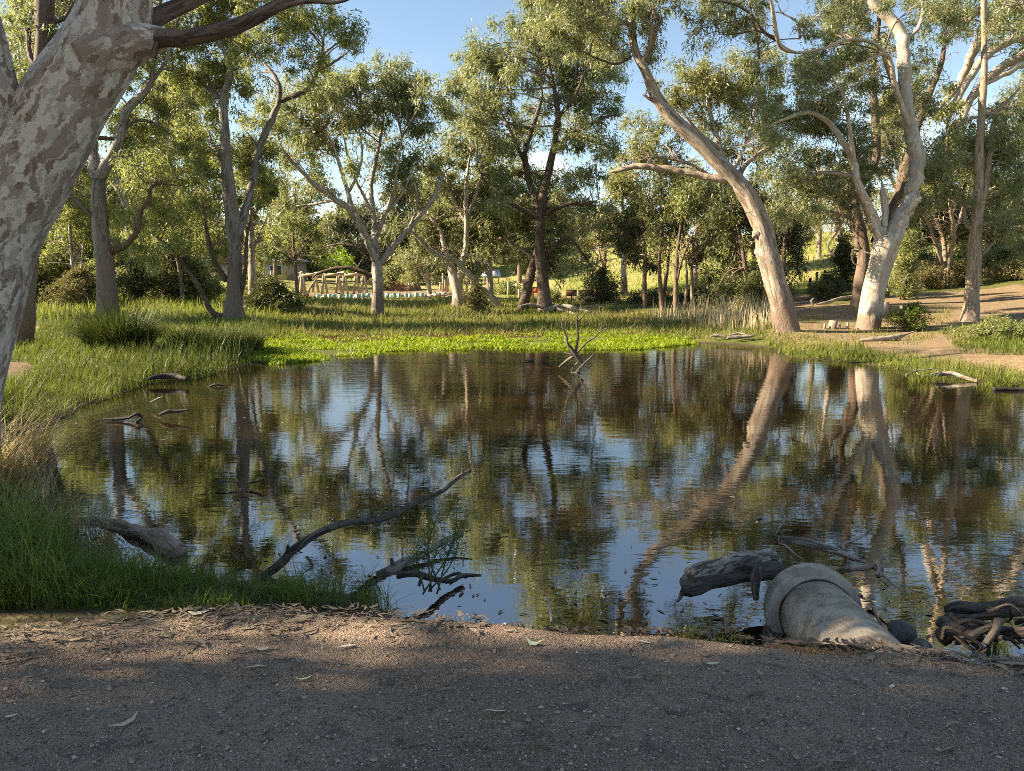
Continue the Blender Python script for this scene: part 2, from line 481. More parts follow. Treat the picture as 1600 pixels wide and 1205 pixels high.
def ground_mat():
    t = NT('ground_soil')
    p = obj_vec(t)
    n1 = t.noise(p, 0.7, 5, 0.6); n2 = t.noise(p, 6, 5, 0.65); n3 = t.noise(p, 40, 3, 0.6); n0 = t.noise(p, 0.12, 4, 0.6)
    soil = t.mix(t.rng(n2, 0.35, 0.65), (0.060, 0.046, 0.026), (0.105, 0.090, 0.040))
    green = t.mix(t.rng(n1, 0.35, 0.65), (0.07, 0.095, 0.018), (0.14, 0.15, 0.04))
    c = t.mix(t.math('MULTIPLY', t.attr('lush').outputs['Fac'], 0.75), soil, green)
    dirt = t.mix(t.rng(n2, 0.3, 0.7), (0.185, 0.128, 0.074), (0.275, 0.198, 0.118))
    dirt = t.mix(t.rng(n3, 0.55, 0.7, 0, 0.7), dirt, (0.14, 0.085, 0.055))
    dm = t.rng(t.math('ADD', t.attr('dirt').outputs['Fac'], t.math('MULTIPLY', t.math('SUBTRACT', n1, 0.5), 0.7)), 0.35, 0.62)
    c = t.mix(dm, c, dirt)
    hill = t.mix(t.rng(n0, 0.35, 0.65), (0.20, 0.215, 0.055), (0.33, 0.28, 0.115))
    hill = t.mix(t.rng(n1, 0.5, 0.68, 0, 0.5), hill, (0.13, 0.16, 0.04))
    c = t.mix(t.attr('hill').outputs['Fac'], c, hill)
    c = t.mix(t.attr('mud').outputs['Fac'], c, t.mix(t.rng(n2, 0.3, 0.7), (0.032, 0.024, 0.016), (0.085, 0.062, 0.040)))
    return t.done(t.surf(c, 0.95, 0.1, t.bump(t.math('ADD', n2, t.math('MULTIPLY', n3, 0.4)), 0.6, 0.05)))
M['ground'] = ground_mat()

def path_mat():
    t = NT('path_gravel')
    p = obj_vec(t)
    n0 = t.noise(p, 1.1, 4, 0.6); n1 = t.noise(p, 9, 4, 0.6)
    vo = t.n('ShaderNodeTexVoronoi', Scale=210.0); t.l(p, vo.inputs['Vector'])
    vb = t.n('ShaderNodeTexVoronoi', Scale=85.0); t.l(p, vb.inputs['Vector'])
    sc = t.n('ShaderNodeSeparateColor'); t.l(vo.outputs['Color'], sc.inputs[0])
    sb = t.n('ShaderNodeSeparateColor'); t.l(vb.outputs['Color'], sb.inputs[0])
    c = t.mix(t.rng(n0, 0.40, 0.60), (0.32, 0.215, 0.145), (0.43, 0.298, 0.205))
    tr = t.noise(t.scale(p, (0.35, 2.2, 1)), 1.0, 4, 0.6, 0.4)
    c = t.mix(t.rng(tr, 0.48, 0.66, 0, 0.55), c, (0.145, 0.100, 0.070))
    c = t.mix(sc.outputs[0], c, t.mix(sc.outputs[1], (0.08, 0.055, 0.038), (0.60, 0.435, 0.31)))
    c = t.mix(t.rng(sb.outputs[0], 0.90, 0.95, 0, 0.8), c, (0.42, 0.33, 0.26))
    c = t.mix(t.rng(n1, 0.56, 0.68, 0, 0.6), c, (0.10, 0.070, 0.052))
    h = t.math('SUBTRACT', t.math('MULTIPLY', n1, 0.4), t.math('ADD', vo.outputs['Distance'], t.math('MULTIPLY', vb.outputs['Distance'], 0.8)))
    return t.done(t.surf(c, 0.85, 0.25, t.bump(h, 1.0, 0.014)))
M['path'] = path_mat()

def water_mat():
    t = NT('pond_water')
    p = obj_vec(t)
    a = t.noise(t.scale(p, (1.8, 4.2, 1)), 1.0, 3, 0.5, 0.3)
    b = t.noise(t.scale(p, (5.5, 13.0, 1)), 1.0, 3, 0.55, 0.2)
    big = t.noise(t.scale(p, (0.12, 0.2, 1)), 1.0, 2)
    sepw = t.n('ShaderNodeSeparateXYZ'); t.l(p, sepw.inputs[0])
    wind = t.rng(t.math('SUBTRACT', sepw.outputs['Y'], t.math('MULTIPLY', sepw.outputs['X'], 0.55)), 10.0, 19.0, 0.75, 2.2)
    calm = t.math('MULTIPLY', t.rng(big, 0.35, 0.62, 0.55, 1.0), wind)
    # rings spreading from one spot of the pond
    q = t.n('ShaderNodeVectorMath', operation='DISTANCE'); t.l(p, q.inputs[0]); q.inputs[1].default_value = (2.0, 12.3, 0)
    d = q.outputs['Value']
    ring = t.math('SINE', t.math('MULTIPLY', d, 17.0))
    ring = t.math('MULTIPLY', ring, t.math('MULTIPLY', t.rng(d, 4.8, 3.2), t.rng(d, 0.4, 1.2)))
    h = t.math('ADD', t.math('MULTIPLY', a, 0.60), t.math('MULTIPLY', b, 0.24))
    h = t.math('ADD', t.math('MULTIPLY', h, calm), t.math('MULTIPLY', ring, 0.03))
    murk = t.noise(t.scale(p, (0.35, 0.6, 1)), 1.0, 3)
    c = t.mix(t.rng(murk, 0.35, 0.7), (0.007, 0.0052, 0.003), (0.022, 0.014, 0.006))
    nrm = t.bump(h, 1.0, 0.0034)
    s = t.surf(c, 0.015, 0.5, nrm, **{'IOR': 4.3})
    return t.done(s)
M['water'] = water_mat()

M['logpink'] = bark_mat('weathered_log_pink', (0.42, 0.31, 0.235), (0.30, 0.205, 0.15), (0.13, 0.085, 0.062), (0.10, 0.06, 0.045), 0.0, 14, 0.5)
M['leafstem'] = simple_mat('green_stem', (0.05, 0.075, 0.02), (0.08, 0.07, 0.03), 8)
M['wetlitter'] = leaf_mat('wet_litter', (0.02, 0.014, 0.01), (0.09, 0.06, 0.04), 0.05, 0.4)
M['litpale'] = simple_mat('pale_leaf', (0.74, 0.65, 0.48), (0.62, 0.53, 0.38), 60)
M['littan'] = simple_mat('tan_bark_strip', (0.52, 0.40, 0.28), (0.42, 0.31, 0.21), 60)
M['litgreen'] = simple_mat('green_leaf', (0.46, 0.50, 0.30), (0.55, 0.55, 0.33), 60)
M['darklimb'] = bark_mat('gum_limb_dark', (0.155, 0.115, 0.095), (0.105, 0.076, 0.062), (0.055, 0.04, 0.034), (0.1, 0.07, 0.05), 0.0, 9, 0.55)
M['joint'] = simple_mat('dirt_in_joint', (0.11, 0.065, 0.045), (0.07, 0.045, 0.033), 30)

# ------------------------------------------------------------------ tree tables, traced in photograph pixels at a distance Y
# limb: list of (px, py, width px); the first limb is the trunk. blob: (px, py, rx, ry)
TREES = []
def T(name, label, Y, bark, leaf, limbs, blobs, **kw):
    TREES.append(dict(name=name, label=label, Y=Y, bark=bark, leaf=leaf, limbs=limbs, blobs=blobs, **kw))

T('gum_tree', 'tall twin-stemmed gum behind the leaning mottled trunk, with a broken stub at its fork', 30, 'greyshaded', 'leaf_yellow', [
    [(168, 498, 36), (167, 440, 27), (158, 365, 25), (155, 320, 23), (154, 282, 22)],
    [(154, 284, 20), (148, 258, 17), (143, 220, 15), (141, 206, 13)],
    [(155, 280, 18), (173, 247, 15), (187, 215, 14), (196, 178, 13), (214, 155, 12), (235, 132, 10), (238, 100, 8), (244, 80, 7), (250, 20, 6), (246, -50, 5)],
    [(172, 394, 12), (196, 383, 10), (214, 361, 9), (219, 333, 8), (233, 310, 7), (240, 288, 5), (285, 290, 3)],
    [(142, 338, 9), (123, 320, 9), (105, 306, 7), (80, 312, 5)],
    [(143, 213, 7), (170, 217, 6), (200, 216, 5)],
    [(190, 205, 6), (215, 188, 5), (245, 195, 4), (262, 208, 3)],
    [(236, 130, 6), (262, 90, 5), (275, 40, 4), (300, -30, 4)],
], [(25, 40, 40, 45), (95, 30, 35, 40), (240, 110, 42, 36), (200, 170, 32, 32), (262, 188, 40, 36), (235, 240, 35, 33), (290, 120, 32, 42), (150, 120, 26, 34), (110, 200, 33, 36), (210, 60, 36, 36), (290, 35, 46, 36), (180, -40, 80, 50), (60, -50, 80, 50), (300, -60, 80, 50), (200, 290, 26, 22), (90, 120, 30, 36), (20, 120, 32, 36), (255, 315, 30, 22), (195, 335, 22, 18)], limbbark={3: 'brown', 5: 'brown', 6: 'brown'})

T('gum_tree', 'tall thick-trunked gum at the left of the pond with thin stems curving from its base', 32, 'greyshaded', 'leaf_yellow', [
    [(366, 503, 38), (366, 465, 24), (367, 411, 22), (365, 365, 22), (358, 297, 20), (354, 256, 17), (351, 196, 14), (349, 155, 12), (360, 114, 9), (351, 82, 7), (340, 59, 6), (330, 10, 5)],
    [(372, 372, 15), (388, 310, 13), (397, 274, 11), (402, 240, 11), (422, 192, 11), (436, 160, 9), (434, 128, 7), (418, 105, 5), (405, 90, 4)],
    [(438, 158, 8), (477, 142, 7), (496, 110, 6), (505, 68, 4), (501, 52, 3)],
    [(497, 112, 4), (525, 95, 4), (548, 78, 3)],
    [(360, 494, 11), (333, 489, 9), (315, 456, 8), (292, 420, 7), (260, 383, 6), (237, 365, 4)],
    [(354, 440, 9), (333, 402, 7), (324, 365, 6), (316, 310, 5)],
    [(350, 160, 7), (332, 145, 6), (313, 130, 4)],
    [(356, 270, 8), (338, 235, 6), (322, 200, 5)],
    [(376, 470, 6), (383, 420, 6), (386, 370, 5), (395, 330, 4)],
], [(330, 85, 46, 40), (375, 60, 46, 36), (440, 55, 40, 36), (505, 42, 38, 24), (547, 68, 27, 24), (485, 22, 28, 18), (480, 108, 30, 20), (300, 170, 36, 34), (345, 150, 30, 35), (395, 128, 32, 26), (418, 190, 36, 32), (370, 230, 36, 40), (310, 240, 40, 36), (280, 290, 36, 30), (330, 310, 36, 36), (390, 290, 28, 30), (425, 255, 28, 26), (350, 20, 55, 36), (430, 5, 40, 26), (255, 330, 32, 26), (300, 370, 36, 26), (240, 390, 32, 26), (340, -50, 80, 50), (440, -40, 60, 36), (410, 320, 24, 20), (330, 400, 24, 18)], limbbark={4: 'brown', 5: 'brown', 8: 'brown'})

T('gum_tree', 'wide spreading gum with pale forked limbs standing alone on the far bank', 44, 'grey', 'leaf_olive', [
    [(590, 496, 24), (590, 455, 18), (590, 425, 17), (589, 408, 17)],
    [(588, 410, 13), (569, 365, 12), (551, 333, 11), (523, 310, 10), (491, 288, 8), (473, 269, 7), (450, 247, 5), (437, 224, 4)],
    [(553, 336, 8), (541, 292, 7), (530, 256, 6), (519, 224, 5), (505, 205, 4)],
    [(588, 405, 11), (586, 365, 10), (583, 329, 8), (580, 292, 7), (587, 251, 6), (596, 210, 5), (600, 170, 3)],
    [(589, 368, 8), (605, 329, 7), (617, 292, 6), (620, 269, 5), (628, 215, 4)],
    [(592, 412, 11), (614, 388, 10), (633, 365, 9), (656, 338, 8), (678, 310, 7), (688, 283, 6), (697, 265, 4)],
    [(586, 432, 8), (551, 420, 7), (523, 420, 6), (496, 428, 4), (487, 436, 3)],
    [(582, 395, 5), (551, 383, 5), (519, 383, 3), (495, 392, 2)],
    [(545, 300, 5), (560, 270, 5), (566, 235, 4), (560, 200, 3)],
    [(523, 312, 5), (495, 318, 4), (462, 322, 3)],
    [(584, 335, 5), (560, 290, 5), (545, 250, 4), (535, 200, 3)],
    [(640, 356, 5), (652, 320, 4), (648, 285, 3)],
    [(606, 330, 5), (630, 300, 4), (650, 250, 3)],
], [(598, 112, 38, 25), (640, 128, 32, 27), (560, 124, 24, 20), (500, 120, 32, 26), (480, 160, 42, 33), (530, 155, 42, 33), (590, 160, 42, 33), (650, 165, 38, 33), (678, 152, 16, 24), (460, 205, 33, 26), (510, 212, 33, 26), (560, 198, 28, 24), (600, 212, 36, 26), (650, 205, 30, 27), (480, 252, 28, 18), (438, 240, 22, 26), (455, 300, 26, 18), (500, 298, 26, 15), (545, 262, 18, 12), (600, 262, 32, 18), (652, 248, 33, 28), (642, 285, 26, 16), (560, 328, 20, 10), (482, 325, 26, 12), (430, 328, 22, 16), (440, 165, 22, 26), (615, 300, 20, 12), (660, 320, 16, 12)], limbbark={6: 'brown', 7: 'brown'})

T('gum_tree', 'pale leaning gum beside the wide spreading gum, one limb bent down to the grass', 50, 'white', 'leaf_olive', [
    [(718, 482, 30), (716, 460, 20), (709, 430, 16), (700, 406, 11), (694, 385, 8), (688, 360, 6), (678, 347, 5), (668, 330, 4)],
    [(717, 440, 13), (722, 411, 10), (728, 388, 9), (729, 340, 8), (728, 292, 7), (735, 240, 5)],
    [(786, 486, 13), (768, 466, 12), (752, 452, 11), (735, 432, 10), (722, 418, 9), (710, 405, 8), (697, 403, 7), (674, 393, 6), (646, 365, 5), (630, 350, 3)],
    [(768, 466, 5), (765, 440, 4), (755, 415, 3), (745, 395, 2)],
    [(729, 345, 6), (745, 300, 5), (755, 260, 4)],
    [(729, 350, 6), (705, 305, 5), (695, 260, 4)],
], [(700, 228, 38, 33), (740, 200, 33, 28), (680, 280, 33, 24), (730, 270, 38, 28), (770, 250, 33, 28), (690, 330, 38, 24), (740, 320, 38, 28), (780, 310, 33, 28), (670, 370, 28, 22), (720, 370, 36, 22), (765, 370, 33, 22), (640, 350, 22, 18), (655, 396, 22, 16), (742, 405, 26, 16), (782, 342, 28, 28), (700, 180, 20, 20)])

T('gum_tree', 'tallest dense gum on the far bank, dark twin trunks and high pale limbs', 47, 'brown', 'leaf_olive', [
    [(852, 490, 34), (850, 460, 21), (846, 411, 18), (843, 365, 15), (848, 310, 13), (860, 256, 12), (866, 228, 11), (872, 190, 9), (868, 150, 7), (860, 110, 5), (850, 60, 4)],
    [(816, 486, 19), (827, 434, 14), (838, 402, 12), (846, 360, 12), (835, 310, 11), (824, 270, 10), (820, 240, 9), (830, 205, 8), (842, 170, 6), (846, 140, 4), (820, 100, 3)],
    [(866, 228, 8), (896, 210, 7), (928, 192, 6), (950, 182, 4), (975, 180, 3)],
    [(866, 222, 8), (872, 185, 7), (896, 155, 6), (910, 123, 4), (925, 80, 3)],
    [(846, 345, 8), (800, 320, 6), (770, 300, 4), (745, 260, 3)],
    [(850, 335, 8), (890, 318, 6), (915, 320, 5), (935, 312, 3)],
    [(822, 262, 7), (800, 210, 5), (780, 170, 4), (765, 120, 3)],
    [(838, 405, 6), (800, 380, 5), (775, 372, 3)],
    [(852, 400, 7), (885, 372, 5), (912, 398, 4), (928, 425, 3)],
    [(832, 200, 5), (790, 190, 4), (740, 150, 3)],
    [(896, 210, 5), (930, 222, 4), (965, 235, 3)],
], [(762, 72, 28, 24), (800, 60, 33, 34), (850, 50, 40, 40), (830, 110, 45, 38), (770, 120, 40, 34), (732, 118, 30, 28), (880, 100, 40, 40), (722, 158, 28, 28), (770, 180, 45, 34), (830, 180, 36, 26), (890, 158, 40, 26), (940, 110, 36, 36), (930, 60, 40, 36), (950, 158, 28, 26), (880, 208, 32, 18), (932, 206, 30, 20), (962, 240, 20, 18), (800, 228, 34, 20), (750, 218, 30, 22), (808, 280, 42, 24), (872, 280, 38, 24), (922, 262, 33, 28), (780, 300, 30, 30), (830, 330, 55, 30), (890, 330, 40, 30), (820, 380, 50, 30), (880, 378, 42, 28), (928, 328, 33, 22), (862, 418, 38, 20), (902, 425, 28, 16), (800, 350, 30, 28), (855, 0, 46, 36), (880, -50, 60, 40), (840, -70, 50, 40)])

T('leaning_gum_tree', 'bare-trunked gum leaning far out to the left over the pond from the right bank', 26, 'pink', 'leaf_olive', [
    [(1229, 518, 40), (1222, 480, 36), (1213, 447, 35), (1202, 405, 36), (1197, 385, 32), (1190, 351, 29), (1165, 301, 27), (1133, 265, 25), (1092, 222, 23), (1055, 190, 20), (1028, 155, 18), (1010, 114, 15), (992, 78, 13), (987, 36, 11), (988, 0, 10), (992, -60, 8), (985, -120, 6)],
    [(1140, 280, 13), (1115, 279, 12), (1092, 274, 11), (1056, 266, 10), (1020, 262, 10), (996, 260, 9), (972, 265, 8), (953, 269, 7)],
    [(1150, 285, 9), (1165, 258, 8), (1180, 245, 7), (1200, 232, 6), (1215, 222, 4)],
    [(1003, 100, 10), (1013, 82, 9), (1018, 60, 9), (1014, 36, 8), (1002, 30, 7)],
    [(1010, 96, 7), (1020, 70, 6), (1026, 40, 6), (1019, 8, 6), (1010, -40, 5)],
    [(990, 40, 8), (965, 32, 8), (946, 22, 7), (935, 5, 6), (920, -40, 5)],
    [(1196, 372, 13), (1184, 366, 15), (1176, 371, 8)],
    [(1186, 392, 16), (1196, 400, 22), (1206, 410, 24)],
    [(1030, 162, 8), (1016, 155, 6), (1004, 148, 4)],
    [(1022, 262, 4), (1012, 246, 3), (1000, 232, 2)],
    [(985, 90, 5), (960, 100, 4), (930, 90, 3), (905, 78, 2)],
], [(990, 15, 40, 33), (940, 20, 45, 45), (900, 10, 45, 45), (862, 25, 30, 30), (1026, 55, 20, 24), (1018, 92, 14, 14), (962, 78, 26, 26), (920, 80, 30, 26), (880, -50, 80, 46), (980, -60, 80, 46), (1040, -30, 36, 30), (930, -120, 80, 46), (1000, -150, 90, 46), (1202, 222, 16, 12), (1005, 225, 18, 8)], limbbark={1: 'tan', 8: 'brown', 9: 'brown', 10: 'brown'})

T('gum_tree', 'grey-green gum filling the gap between the leaning gum and the big white gum', 42, 'grey', 'leaf_grey', [
    [(1148, 474, 20), (1150, 400, 15), (1146, 330, 13), (1135, 270, 11), (1120, 215, 9), (1108, 170, 6), (1100, 130, 4)],
    [(1138, 280, 8), (1165, 225, 6), (1180, 170, 5), (1185, 120, 3)],
    [(1126, 235, 6), (1090, 205, 5), (1060, 165, 3)],
    [(1140, 300, 6), (1085, 260, 5), (1030, 245, 4), (1000, 250, 2)],
], [(1058, 130, 34, 30), (1108, 112, 42, 28), (1150, 122, 38, 33), (1192, 108, 30, 33), (1130, 160, 42, 33), (1182, 180, 33, 36), (1100, 208, 26, 26), (1042, 230, 30, 20), (1002, 250, 26, 20), (1050, 268, 26, 12), (992, 205, 20, 24), (1150, 230, 36, 30), (1190, 250, 30, 36), (1075, 165, 24, 18), (1020, 195, 16, 12)])

T('big_white_gum', 'big white-barked gum with a thick bent limb, nearest the water on the right bank', 27, 'white', 'leaf_olive', [
    [(1356, 517, 40), (1360, 490, 37), (1366, 455, 34), (1375, 415, 34), (1383, 385, 38), (1390, 372, 36)],
    [(1388, 382, 32), (1402, 352, 28), (1416, 328, 24), (1428, 292, 22), (1433, 246, 22), (1424, 205, 21), (1416, 165, 20), (1414, 119, 20), (1411, 73, 18), (1402, 42, 17), (1376, 18, 16), (1360, 0, 15), (1340, -40, 13), (1345, -100, 9)],
    [(1378, 380, 17), (1360, 329, 14), (1342, 292, 12), (1332, 250, 11), (1312, 214, 10), (1291, 188, 8), (1264, 176, 6), (1230, 185, 5), (1195, 200, 3)],
    [(1377, 375, 13), (1383, 338, 11), (1381, 310, 10), (1378, 284, 6)],
    [(1366, 362, 12), (1352, 325, 9), (1332, 300, 8), (1310, 312, 6), (1316, 345, 5), (1294, 384, 4), (1305, 402, 3)],
    [(1330, 275, 7), (1282, 270, 5), (1250, 283, 4), (1232, 310, 3)],
    [(1402, 140, 9), (1390, 115, 8), (1372, 72, 6), (1330, 62, 5), (1290, 75, 4), (1248, 82, 4), (1225, 76, 7), (1214, 58, 7), (1208, 20, 6), (1202, -10, 5)],
    [(1218, 66, 5), (1192, 48, 4), (1170, 20, 4), (1140, 5, 3), (1100, 2, 2)],
    [(1250, 60, 3), (1246, 35, 3), (1222, 20, 2), (1215, 4, 2)],
    [(1186, 92, 3), (1184, 60, 3), (1176, 25, 3), (1170, 5, 2)],
    [(1210, 58, 4), (1180, 48, 3), (1150, 53, 3), (1124, 54, 2)],
    [(1424, 205, 9), (1400, 140, 8), (1384, 85, 6), (1330, 110, 4)],
    [(1418, 60, 8), (1436, 42, 7), (1442, 15, 5), (1435, -20, 4)],
    [(1404, 345, 10), (1430, 318, 9), (1440, 308, 7)],
    [(1335, 255, 8), (1320, 160, 5), (1300, 120, 4)],
    [(1370, 400, 2), (1334, 390, 2), (1333, 410, 2), (1345, 415, 2)],
], [(1290, 28, 38, 26), (1330, 58, 42, 36), (1282, 90, 42, 28), (1240, 130, 38, 33), (1290, 150, 42, 36), (1350, 130, 40, 40), (1220, 178, 28, 33), (1270, 200, 38, 36), (1330, 195, 38, 36), (1388, 165, 22, 36), (1215, 238, 33, 33), (1258, 248, 36, 24), (1310, 258, 36, 26), (1370, 238, 30, 33), (1230, 288, 33, 16), (1280, 305, 28, 14), (1340, 298, 26, 18), (1252, 338, 36, 20), (1212, 326, 24, 24), (1298, 340, 26, 12), (1432, 100, 18, 28), (1462, 30, 46, 36), (1446, 158, 24, 34), (1330, -40, 80, 50), (1430, -50, 80, 40), (1350, -130, 100, 50), (1090, 16, 36, 22), (1136, 22, 38, 24), (1178, 36, 22, 20), (1102, 55, 26, 14), (1446, 285, 28, 36), (1440, 338, 22, 20), (1150, -50, 70, 34), (1472, 245, 26, 45), (1180, 80, 12, 20)], leafk=1.05, limbbark={7: 'brown', 8: 'brown', 9: 'brown', 10: 'brown', 4: 'tan', 5: 'tan'})

T('gum_tree', 'rough red-brown trunk rising close behind the big white gum', 33, 'brown', 'leaf_olive', [
    [(1340, 478, 24), (1346, 430, 19), (1350, 400, 18), (1345, 360, 16), (1336, 320, 14), (1345, 290, 13), (1368, 250, 13), (1368, 190, 12), (1364, 130, 10), (1370, 60, 8), (1380, -20, 6)],
    [(1345, 390, 15), (1328, 345, 11), (1310, 300, 8), (1297, 250, 4)],
    [(1372, 380, 22), (1392, 330, 18), (1410, 280, 15), (1440, 180, 11), (1470, 100, 8), (1480, 30, 6)],
], [(1310, 110, 28, 24), (1425, 190, 28, 34), (1460, 125, 32, 28), (1370, -20, 60, 40), (1390, 60, 26, 26), (1350, 330, 20, 18), (1480, 30, 36, 30), (1400, 300, 24, 24), (1290, 320, 20, 18)])

T('slim_gum_tree', 'slim straight gum with two close stems at the right, rooted on bare ground', 28, 'tan', 'leaf_olive', [
    [(1515, 507, 28), (1518, 470, 22), (1522, 411, 20), (1525, 360, 17), (1529, 297, 14), (1531, 228, 12), (1535, 160, 11), (1538, 91, 9), (1537, 0, 8), (1535, -80, 6)],
    [(1528, 352, 12), (1542, 274, 10), (1551, 205, 8), (1560, 173, 6), (1578, 155, 5), (1600, 130, 4)],
    [(1533, 400, 5), (1560, 370, 4), (1580, 340, 4), (1605, 325, 3)],
    [(1524, 355, 7), (1510, 352, 6), (1506, 318, 5), (1502, 296, 4)],
    [(1560, 175, 5), (1520, 185, 4), (1490, 200, 3)],
], [(1540, 200, 30, 36), (1580, 180, 28, 28), (1500, 250, 34, 30), (1560, 268, 36, 36), (1500, 306, 28, 24), (1586, 318, 28, 36), (1550, 345, 28, 20), (1592, 235, 26, 30), (1550, 35, 36, 34), (1592, 372, 22, 14), (1540, -50, 60, 40), (1530, 385, 16, 10)])

T('gum_tree', 'gum beyond the right edge whose smooth white limbs slant down across the right corner', 34, 'white', 'leaf_yellow', [
    [(1730, 470, 44), (1725, 380, 36), (1715, 280, 34), (1690, 180, 30), (1665, 110, 27), (1655, 60, 24), (1650, -20, 18)],
    [(1660, 80, 24), (1625, 20, 24), (1592, 2, 22), (1565, 18, 20), (1528, 68, 16), (1500, 128, 12), (1460, 180, 10)],
    [(1662, 95, 22), (1610, 62, 17), (1570, 66, 15), (1530, 100, 12), (1490, 165, 10), (1478, 205, 6)],
    [(1680, 150, 20), (1640, 80, 16), (1592, 90, 13), (1545, 120, 13), (1515, 155, 12), (1480, 172, 12), (1461, 184, 13)],
    [(1690, 190, 16), (1640, 92, 12), (1600, 100, 11), (1565, 118, 10), (1540, 133, 8)],
    [(1545, 118, 9), (1520, 150, 11), (1500, 190, 12), (1482, 205, 10)],
    [(1600, 60, 8), (1560, 30, 8), (1530, 20, 7), (1480, 60, 5)],
], [(1605, 55, 36, 42), (1655, 100, 60, 50), (1505, 28, 28, 26), (1592, -5, 40, 30), (1482, 182, 30, 28), (1470, 300, 22, 22), (1640, -30, 80, 60), (1560, -60, 80, 46), (1700, 200, 80, 70), (1690, 330, 60, 60), (1620, 230, 40, 40)])

T('small_gum_tree', 'small multi-stemmed red-brown tree on the slope between the white gum and the slim gum', 41, 'tan', 'leaf_dark', [
    [(1478, 445, 12), (1477, 410, 8), (1475, 380, 7), (1466, 350, 6), (1450, 322, 4)],
    [(1480, 430, 8), (1485, 400, 7), (1490, 365, 6), (1484, 320, 5), (1480, 290, 3)],
    [(1476, 420, 6), (1463, 385, 5), (1445, 335, 4), (1438, 315, 3)],
    [(1489, 368, 5), (1500, 340, 4), (1510, 300, 3)],
], [(1440, 362, 26, 22), (1480, 335, 26, 22), (1520, 330, 26, 22), (1460, 315, 26, 20), (1505, 360, 20, 16), (1545, 375, 20, 16), (1430, 385, 18, 20)])

T('bare_pole_tree', 'straight reddish pole-like trunk on the sunny slope behind the bollards', 66, 'tan', 'leaf_olive', [
    [(1279, 407, 9), (1280, 370, 8), (1280, 330, 7), (1279, 280, 6), (1276, 240, 4)],
], [(1275, 300, 24, 22), (1260, 260, 26, 24), (1300, 270, 24, 22), (1230, 360, 20, 12), (1290, 330, 18, 12)])
T('gum_tree', 'pale trunk on the sunny slope just left of the big white gum', 62, 'white', 'leaf_grey', [
    [(1311, 408, 14), (1312, 370, 11), (1310, 330, 9), (1308, 280, 6)],
], [(1310, 310, 28, 22), (1330, 280, 26, 24), (1290, 350, 16, 12), (1330, 345, 18, 16)])

BUSHY = 'slender dark-foliaged trees in the thicket left of the leaning gum'
T('bushy_tree', 'slender dark bushy tree at the left end of the thicket by the far bank', 43, 'brown', 'leaf_dark', [
    [(1008, 482, 8), (1007, 440, 7), (1008, 400, 6), (1004, 350, 4), (1000, 310, 3)],
    [(1007, 405, 4), (985, 370, 3), (975, 350, 2)],
], [(1000, 318, 33, 28), (980, 350, 28, 28), (1010, 365, 33, 28), (990, 390, 24, 16), (960, 370, 18, 16), (1012, 405, 18, 16)], group=BUSHY)
T('bushy_tree', 'leaning twin-stemmed bushy tree second in the thicket', 41, 'brown', 'leaf_dark', [
    [(1035, 492, 8), (1032, 450, 7), (1030, 410, 5), (1034, 360, 4), (1036, 310, 3)],
    [(1036, 480, 7), (1040, 440, 6), (1045, 400, 4), (1050, 350, 3)],
], [(1035, 308, 28, 24), (1045, 348, 28, 22), (1028, 388, 22, 18), (1060, 290, 20, 16), (1022, 345, 20, 20)], group=BUSHY)
T('bushy_tree', 'reddish-stemmed bushy tree third in the thicket, lit yellow at the top', 40, 'brown', 'leaf_yellow', [
    [(1056, 492, 9), (1056, 450, 8), (1058, 400, 6), (1064, 350, 4), (1068, 300, 3)],
    [(1057, 440, 4), (1068, 400, 3), (1085, 360, 2)],
], [(1065, 300, 28, 24), (1075, 338, 28, 26), (1060, 378, 24, 16), (1090, 305, 22, 20), (1105, 345, 26, 22)], group=BUSHY)
T('bushy_tree', 'thin pale-stemmed bushy tree with bare twigs at the middle of the thicket', 42, 'tan', 'leaf_dark', [
    [(1082, 488, 8), (1081, 450, 6), (1081, 410, 5), (1086, 370, 4), (1100, 330, 3)],
    [(1081, 415, 4), (1096, 385, 3), (1110, 370, 2)],
    [(1081, 405, 3), (1068, 380, 2), (1060, 360, 2)],
    [(1070, 482, 5), (1073, 440, 4), (1072, 400, 3)],
], [(1100, 332, 30, 24), (1102, 370, 30, 18), (1090, 398, 22, 12), (1125, 350, 22, 20)], group=BUSHY)
T('bushy_tree', 'broad dark evergreen filling the right end of the thicket against the leaning trunk', 38, 'brown', 'leaf_dark', [
    [(1165, 490, 9), (1166, 440, 8), (1160, 390, 6), (1150, 340, 4), (1145, 310, 3)],
    [(1166, 450, 5), (1190, 400, 4), (1205, 360, 3)],
], [(1140, 318, 33, 28), (1162, 358, 38, 33), (1130, 380, 33, 28), (1170, 408, 33, 28), (1132, 428, 33, 24), (1178, 448, 30, 24), (1150, 462, 28, 18), (1116, 462, 20, 14), (1150, 300, 26, 22), (1195, 330, 22, 26)], group=BUSHY)
T('bushy_tree', 'olive bushy tree showing past the right side of the leaning trunk', 44, 'brown', 'leaf_dark', [
    [(1222, 476, 9), (1224, 430, 7), (1226, 380, 5), (1232, 330, 4), (1238, 290, 3)],
], [(1222, 340, 28, 28), (1240, 300, 24, 28), (1248, 362, 18, 16), (1228, 395, 22, 26), (1236, 430, 16, 22), (1205, 390, 20, 24), (1262, 330, 18, 18)], group=BUSHY)

